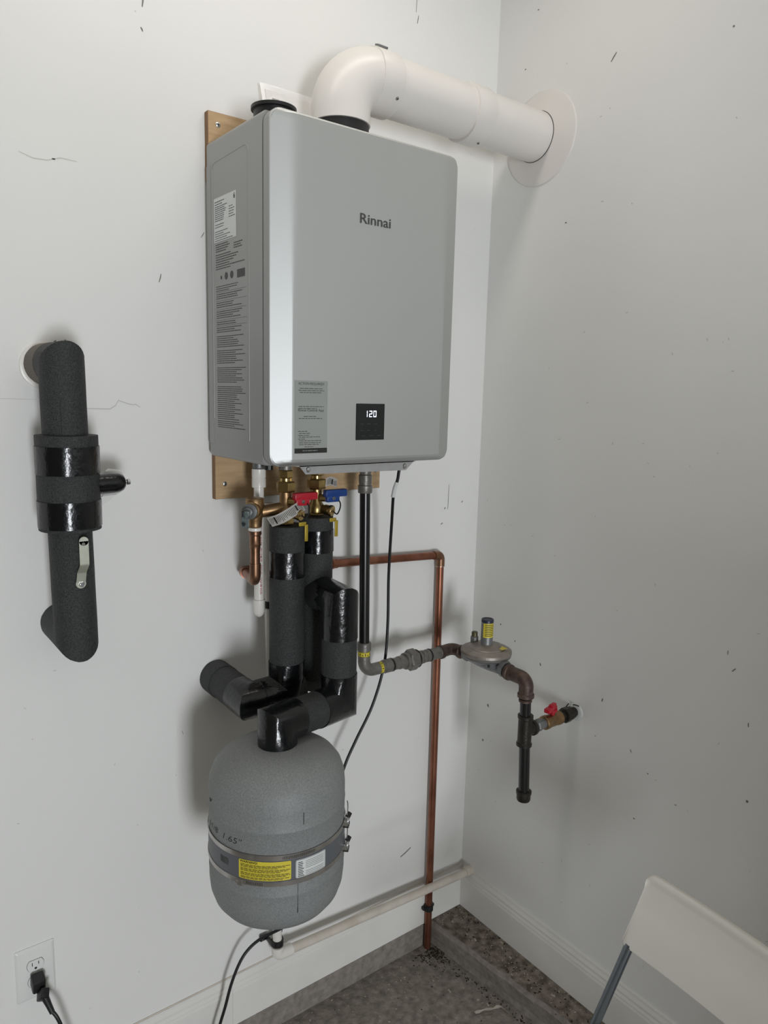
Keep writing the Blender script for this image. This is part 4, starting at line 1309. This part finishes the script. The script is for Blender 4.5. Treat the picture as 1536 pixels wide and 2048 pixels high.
bmesh.ops.subdivide_edges(b, edges=b.edges[:], cuts=2, use_grid_fill=True, fractal=0.6, seed=3)
lab(new_obj('plastic_scrap', b, 'scrap', lp_), 'crumpled translucent plastic behind the stub')
# zinc lever
b = BM()
ly_ = LY - LR
path = [(-1.1975, ly_ - 0.014, 1.3760), (-1.1975, ly_ - 0.014, 1.3300), (-1.2015, ly_ - 0.008, 1.3150), (-1.2035, ly_ - 0.006, 1.2950)]
prev = None
for i, p in enumerate(fillet(path, 0.012, 4)):
    w = 0.0085
    ring = [b.verts.new(Vector(p) + Vector(q)) for q in ((-w, 0, 0), (w, 0, 0), (w, 0.0018, 0), (-w, 0.0018, 0))]
    if prev:
        for k in range(4):
            b.faces.new((prev[k], prev[(k + 1) % 4], ring[(k + 1) % 4], ring[k]))
    else:
        b.faces.new(ring)
    prev = ring
b.faces.new(prev[::-1])
lathe(b, [(0.0085, 0), (0.0085, 0.0018)], (-1.1975, ly_ - 0.0122, 1.3760), (0, -1, 0), 20)
lathe(b, [(0.0093, 0), (0.0093, 0.0018)], (-1.2035, ly_ - 0.0042, 1.2935), (0, -1, 0), 20)
lv = lab(new_obj('valve_lever', b, 'zinc', lp_), 'bent zinc metal lever')
b = BM(); lathe(b, [(0.0032, -0.001), (0.0032, 0.0004), (0.0001, 0.0004)], (-1.1985, ly_ - 0.0142, 1.3705), (0, -1, 0), 14); new_obj('lever_hole', b, 'scuff', lv)
b = BM(); hexn(b, (-1.2030, ly_ - 0.0060, 1.2925), (-1.2030, ly_ - 0.0100, 1.2925), 0.0058); cyl(b, (-1.2030, ly_ + 0.005, 1.2925), (-1.2030, ly_ - 0.0118, 1.2925), 0.0030, 12); new_obj('lever_nut', b, 'steel', lv)

# ------------------------------------------------------------------ expansion tank
tank = thing('expansion_tank', 'grey speckled expansion tank with yellow warning label hanging below pipes', 'tank', (TX, TY, 0.6))
TR = 0.1395
b = BM()
prof = [(0.0005, 0.598), (0.040, 0.598), (0.075, 0.601), (0.100, 0.608), (0.118, 0.618), (0.130, 0.634), (0.1370, 0.655), (TR, 0.680), (TR, 0.7015), (TR + 0.0006, 0.703), (TR, 0.7045), (TR, 0.835), (TR + 0.0008, 0.8365), (TR, 0.838), (TR, 0.868), (0.1375, 0.890), (0.1310, 0.909), (0.1180, 0.926), (0.1000, 0.938), (0.0750, 0.947), (0.0450, 0.9515), (0.0300, 0.9520), (0.0005, 0.9520)]
lathe(b, prof, (TX, TY, 0), (0, 0, 1), 96, cap=False)
new_obj('shell', b, 'tank', tank, angle=60)
ta = math.atan2(-1.5878 - TY, -1.5682 - TX)


def fT(off):
    # u: metres along the circumference, positive to the viewer's right
    return lambda u, v: Vector((TX + (TR + off) * cos(ta + u / TR), TY + (TR + off) * sin(ta + u / TR), v))


b = BM(); sweep(b, [fT(-0.0004)(0.040, z) for z in (0.664, 0.68, 0.70, 0.73)], 0.0007, 5); new_obj('weld_seam', b, 'dark', tank)
b = BM(); sweep(b, [fT(-0.0004)(0.051, z) for z in (0.872, 0.86, 0.848)], 0.0009, 5)
new_obj('weld_seam', b, 'dark', tank)
b = BM()
SH0, SH1 = 0.7345, 0.7865
patch(b, fT(0.0012), -0.20, 0.205, SH0, SH1, 48, 1)
sheet = new_obj('label_sheet', b, 'tanksheet', tank)
for zc, nm in ((0.7875, 'upper'), (0.7335, 'lower')):
    b = BM()
    n = 96
    rings = []
    for i in range(n):
        a = 2 * pi * i / n
        rings.append([b.verts.new((TX + (TR + o_) * cos(a), TY + (TR + o_) * sin(a), zc + h)) for o_, h in ((0.0012, -0.0050), (0.0024, -0.0050), (0.0024, 0.0050), (0.0012, 0.0050))])
    for i in range(n):
        p, q = rings[i], rings[(i + 1) % n]
        for k in range(4):
            b.faces.new((p[k], p[(k + 1) % 4], q[(k + 1) % 4], q[k]))
    band = new_obj('clamp_band', b, 'band', tank, angle=40)
    b = BM()
    f_ = fT(0.0026)
    k0, k1 = (0.010, 0.075) if nm == 'upper' else (-0.060, -0.028)
    u = k0
    while u < k1:
        patch(b, f_, u, u + 0.0008, zc - 0.0032, zc + 0.0032); u += 0.0021
    new_obj('band_slots', b, 'dark', band, smooth=False)
    # worm screw housing on the right side
    us = 0.186
    c = fT(0.006)(us, zc); tdir = (fT(0)(us + 0.01, zc) - fT(0)(us - 0.01, zc)).normalized(); nd = (fT(0.01)(us, zc) - fT(0)(us, zc)).normalized()
    b = BM()
    obox(b, c, tdir, nd, (0, 0, 1), 0.008, 0.0050, 0.0075, 0.001)
    hexn(b, c + tdir * -0.010, c + tdir * -0.002, 0.0058)
    w_ = new_obj('worm_screw', b, 'steel', band, angle=30)
    b = BM(); cyl(b, c + tdir * 0.009 + Vector((0, 0, 0.003)), c + tdir * 0.018 + nd * 0.004 + Vector((0, 0, 0.010)), 0.0052, 14); obox(b, c + Vector((0, 0, -0.006)), tdir, nd, (0, 0, 1), 0.009, 0.006, 0.0028, 0.001)
    new_obj('screw_end', b, 'rubber', band)
    b = BM()
    sweep(b, spline([c + tdir * 0.002, c + tdir * 0.012 + Vector((0, 0, 0.012)), c + tdir * 0.016 + Vector((0, 0, 0.028)), c + tdir * 0.004 + Vector((0, 0, 0.046))], 5), 0.0012, 6)
    new_obj('band_tail', b, 'steel', band)
# band clamp lug at lower left
b = BM(); c = fT(0.003)(-0.074, 0.7300); obox(b, c, (fT(0)(-0.070, 0) - fT(0)(-0.078, 0)).normalized(), (fT(0.01)(-0.074, 0) - fT(0)(-0.074, 0)).normalized(), (0, 0, 1), 0.006, 0.0016, 0.0055, 0.0006); new_obj('band_lug', b, 'band', tank)
b = BM(); patch(b, fT(0.0016), -0.0760, 0.0260, 0.7400, 0.7795, 24, 1, rc=0.003)
yl = lab(new_obj('warning_label', b, 'yellow', tank), 'yellow warning label reading WARNING!')
b = BM(); f_ = fT(0.0020)
add_text(b, 'WARNING!', f_, -0.0735, 0.7738, 0.036, 0.0048, 0.02)
rnd = random.Random(6)
for v, a, c in ((0.7712, -0.072, 0.024), (0.7688, -0.072, 0.015), (0.7664, -0.072, 0.0005), (0.7628, -0.072, 0.024), (0.7604, -0.072, 0.020), (0.7580, -0.072, 0.006), (0.7540, -0.072, 0.022), (0.7516, -0.072, 0.024), (0.7492, -0.072, 0.016), (0.7455, -0.072, 0.023), (0.7431, -0.072, 0.010)):
    print_lines(b, f_, a, c, v, v - 0.0003, 0.01, 0.0010, rnd, (1, 1))
new_obj('label_print', b, 'black', yl, smooth=False)
b = BM(); patch(b, fT(0.0016), 0.0350, 0.1010, 0.7390, 0.7775, 16, 1, rc=0.004)
wl = lab(new_obj('data_label', b, 'white', tank), 'white data label with black rules')
b = BM()
for (v0, v1) in ((0.7763, 0.7767), (0.7398, 0.7402)):
    patch(b, f_, 0.0375, 0.0985, v0, v1, 12, 1)
for (u0, u1) in ((0.0362, 0.0366), (0.0994, 0.0998)):
    patch(b, f_, u0, u1, 0.7415, 0.7750, 1, 1)
for k in range(9):
    v = 0.7722 - k * 0.0036
    print_lines(b, f_, 0.0395, 0.0520, v, v - 0.0003, 0.01, 0.0014, rnd, (0.7, 1.0), words=False)
    if k != 5:
        patch(b, f_, 0.055, 0.096, v - 0.0012, v - 0.0007, 10, 1)
new_obj('label_print', b, 'black', wl, smooth=False)
b = BM(); print_lines(b, f_, -0.124, -0.103, 0.7690, 0.7560, 0.0036, 0.0026, rnd, (0.7, 1.0)); patch(b, f_, -0.1115, -0.1025, 0.7560, 0.7680, 3, 1)
new_obj('faded_print', b, 'greyprint', sheet, smooth=False)
# handwriting above the band
b = BM()
f2 = lambda u, v: fT(0.0004)(u, v - 0.10 * 0)
me = flat_text('61/8  1.65"', 0.105, 0.0125, 0, -0.012)
for v in me.vertices:
    v.co = fT(0.0005)(-0.178 + v.co.x + 0.25 * v.co.y, 0.8060 + v.co.y)
b.from_mesh(me); bpy.data.meshes.remove(me)
for p in ([(-0.173, 0.884), (-0.170, 0.875), (-0.160, 0.889)],):
    q = [fT(0.0006)(u, z) for u, z in [(p[0][0], 0.864), (p[1][0], 0.858), (p[2][0], 0.868)]]
    sweep(b, q, 0.0007, 5)
lab(new_obj('handwriting', b, 'black', tank, smooth=False, kind='stuff'), 'faint handwritten numbers')

# ------------------------------------------------------------------ folding chair
ch = thing('folding_chair', 'white folding chair with grey tube frame at lower right', 'chair', (-0.42, -0.97, FLOOR))
A = Vector((-0.2746, -0.8359, 0.700))
Bd = (Vector((-0.3032, -1.0853, 0.700)) - A); Bd.z = 0; Bd.normalize()   # along the backrest
Wd = Vector((0, 0, 1)); Nd = Bd.cross(Wd).normalized()
if Nd.x > 0:
    Nd = -Nd
CW = 0.43
down = Vector((-0.3190, -0.8070, 0.537)) - A     # from top corner to lower corner
# backrest: curved plastic shell
b = BM()
loops = []
edge_t = [0.0, 0.0015, 0.004, 0.008, 0.013, 0.02, 0.03]
for t in edge_t + [0.03 + 0.94 * k / 20 for k in range(1, 20)] + [1 - q for q in edge_t[::-1]]:
    u = CW * t
    bow = 0.018 * (1 - (2 * t - 1) ** 2)
    e_ = min(1, min(u, CW - u) / 0.011)
    cor = 0.011 * (1 - sqrt(max(0, 1 - (1 - e_) ** 2)))
    ring = []
    H = down.length
    dd = down.normalized()
    n2 = dd.cross(Bd).normalized()
    if n2.x > 0:
        n2 = -n2
    top = A + Bd * u - n2 * bow + dd * cor
    prof = [(0.000, 0.004), (0.0015, 0.0085), (0.006, 0.0105), (0.012, 0.0100), (0.018, 0.0070), (0.026, 0.0050), (H * 0.5, 0.0045), (H - 0.004 - 2 * cor, 0.0040), (H - 2 * cor, 0.0020), (H - 2 * cor, -0.0020), (H - 0.005 - 2 * cor, -0.0050), (H * 0.5, -0.0080), (0.02, -0.0110), (0.006, -0.0110), (0.0010, -0.0080), (0.0, -0.002)]
    for s, n_ in prof:
        ring.append(b.verts.new(top + dd * s + n2 * n_))
    loops.append(ring)
for p, q in zip(loops[:-1], loops[1:]):
    for k in range(len(p)):
        j = (k + 1) % len(p)
        b.faces.new((p[k], p[j], q[j], q[k]))
b.faces.new(loops[0]); b.faces.new(loops[-1][::-1])
new_obj('backrest', b, 'chair', ch, angle=50)
dd = down.normalized()
foot_t = (FLOOR + 0.012 - A.z) / dd.z
for i, u in enumerate((0.013, CW - 0.013)):
    off = dd.cross(Bd).normalized()
    off = off if off.x > 0 else -off
    p0 = A + Bd * u + dd * (down.length - 0.008) + off * 0.0065
    p1 = A + Bd * u + dd * foot_t + off * 0.0065
    b = BM(); sweep(b, [p0, p1], 0.0098, 16)
    new_obj('front_leg', b, 'chrome', ch)
    # rear leg crosses from the seat to the wall side
    s0_ = A + Bd * (u + (0.022 if i == 0 else -0.022)) + dd * 0.30 + Nd * 0.10
    s0_.z = 0.338
    f0_ = Vector((s0_.x, s0_.y, 0)) - Nd * 0.30; f0_.z = FLOOR + 0.012
    b = BM(); sweep(b, [s0_, f0_], 0.0095, 16)
    new_obj('rear_leg', b, 'chrome', ch)
    for q in (p1, f0_):
        b = BM(); cyl(b, (q.x, q.y, FLOOR), (q.x, q.y, FLOOR + 0.03), 0.0130, 16, ch=0.001)
        new_obj('rubber_foot', b, 'rubber', ch)
b = BM()
sc0 = A + Bd * (CW / 2) + dd * 0.33 + Nd * 0.145
obox(b, (sc0.x, sc0.y, 0.348), Bd, Nd, (0, 0, 1), CW / 2 - 0.028, 0.180, 0.010, 0.006)
new_obj('seat', b, 'chair', ch)
for tt in (0.62,):
    b = BM(); q0 = A + Bd * 0.013 + dd * foot_t * tt; q1 = A + Bd * (CW - 0.013) + dd * foot_t * tt
    cyl(b, q0, q1, 0.0075, 12); new_obj('cross_bar', b, 'chrome', ch)

# ------------------------------------------------------------------ unseen cabinet added by the right wall to shade its lower part
cab = thing('shade_cabinet', 'unseen dark cabinet added along right wall to shade it', 'cabinet', (-0.45, -2.75, FLOOR))
b = BM(); box(b, -0.86, -0.04, -3.02, -2.45, FLOOR, 1.32, 0.006, 1); new_obj('body', b, 'cabinet', cab, smooth=False)
for x0, x1, hx in ((-0.85, -0.455, -0.49), (-0.445, -0.05, -0.41)):
    b = BM(); box(b, x0, x1, -2.450, -2.432, FLOOR + 0.04, 1.30, 0.004, 1); dr_ = new_obj('door', b, 'cabinet', cab, smooth=False)
    b = BM(); sweep(b, fillet([(hx, -2.432, 0.62), (hx, -2.405, 0.62), (hx, -2.405, 0.76), (hx, -2.432, 0.76)], 0.01, 4), 0.005, 10); new_obj('handle', b, 'steel', dr_)

# ------------------------------------------------------------------ floor litter
rnd = random.Random(21)
b = BM()
for i in range(520):
    if rnd.random() < 0.45:
        x, y, z0 = rnd.uniform(-0.125, -0.016), -0.02 - rnd.random() ** 1.3 * 0.75, 0.0
        if x < -0.15 + 0.1 * (-y) + 0.02:
            x = rnd.uniform(-0.08, -0.016)
    else:
        x, y, z0 = rnd.uniform(-0.75, -0.16), rnd.uniform(-0.55, -0.02), FLOOR
    s = rnd.uniform(0.0006, 0.0015) * (2.2 if rnd.random() < 0.10 else 1)
    a = rnd.uniform(0, pi)
    d = Vector((cos(a), sin(a), 0)); e = Vector((-sin(a), cos(a), 0))
    obox(b, (x, y, z0 + s * 0.35), d, e, (0, 0, 1), s * rnd.uniform(0.8, 1.8), s * 0.7, s * 0.35)
tag(new_obj('paint_chips', b, 'chip', smooth=False, kind='stuff'), 'pale paint chips scattered over the dirty concrete floor', 'debris')
b = BM()
for i in range(520):
    k = rnd.random()
    if k < 0.35:
        x, y, z0 = -0.16 + rnd.gauss(0, 0.028), -0.035 - abs(rnd.gauss(0, 0.035)), FLOOR
    elif k < 0.65:
        y = -rnd.uniform(0.03, 0.55); x, z0 = -0.150 + min(0.05, 0.1 * -y) - abs(rnd.gauss(0, 0.018)), FLOOR
    elif k < 0.85:
        x, y, z0 = rnd.uniform(-0.10, -0.016), -rnd.uniform(0.02, 0.6), 0.0
    else:
        x, y, z0 = rnd.uniform(-0.7, -0.16), rnd.uniform(-0.5, -0.02), FLOOR
    s = rnd.uniform(0.0007, 0.0019)
    a = rnd.uniform(0, pi)
    d = Vector((cos(a), sin(a), 0)); e = Vector((-sin(a), cos(a), 0))
    obox(b, (x, y, z0 + s * 0.3), d, e, (0, 0, 1), s * rnd.uniform(0.8, 2), s, s * 0.3)
tag(new_obj('dirt_crumbs', b, 'leaf', smooth=False, kind='stuff'), 'dark dirt crumbs gathered in the floor corner', 'debris')
# pale peeled strip on the floor at the bottom edge
b = BM()
path = spline([(-0.215, -0.300, FLOOR + 0.002), (-0.190, -0.312, FLOOR + 0.008), (-0.165, -0.322, FLOOR + 0.006), (-0.148, -0.333, FLOOR + 0.012), (-0.137, -0.352, FLOOR + 0.003)], 6)
prev = None
for i, p in enumerate(path):
    w = 0.003 + 0.0018 * sin(i * 0.9)
    ring = [b.verts.new(p + Vector(q)) for q in ((0, -w, 0), (0, w, 0.001), (0, w, 0.0018), (0, -w, 0.0008))]
    if prev:
        for k in range(4):
            b.faces.new((prev[k], prev[(k + 1) % 4], ring[(k + 1) % 4], ring[k]))
    prev = ring
tag(new_obj('peeled_strip', b, 'chip'), 'curled pale peeled strip on the floor at bottom edge', 'debris')
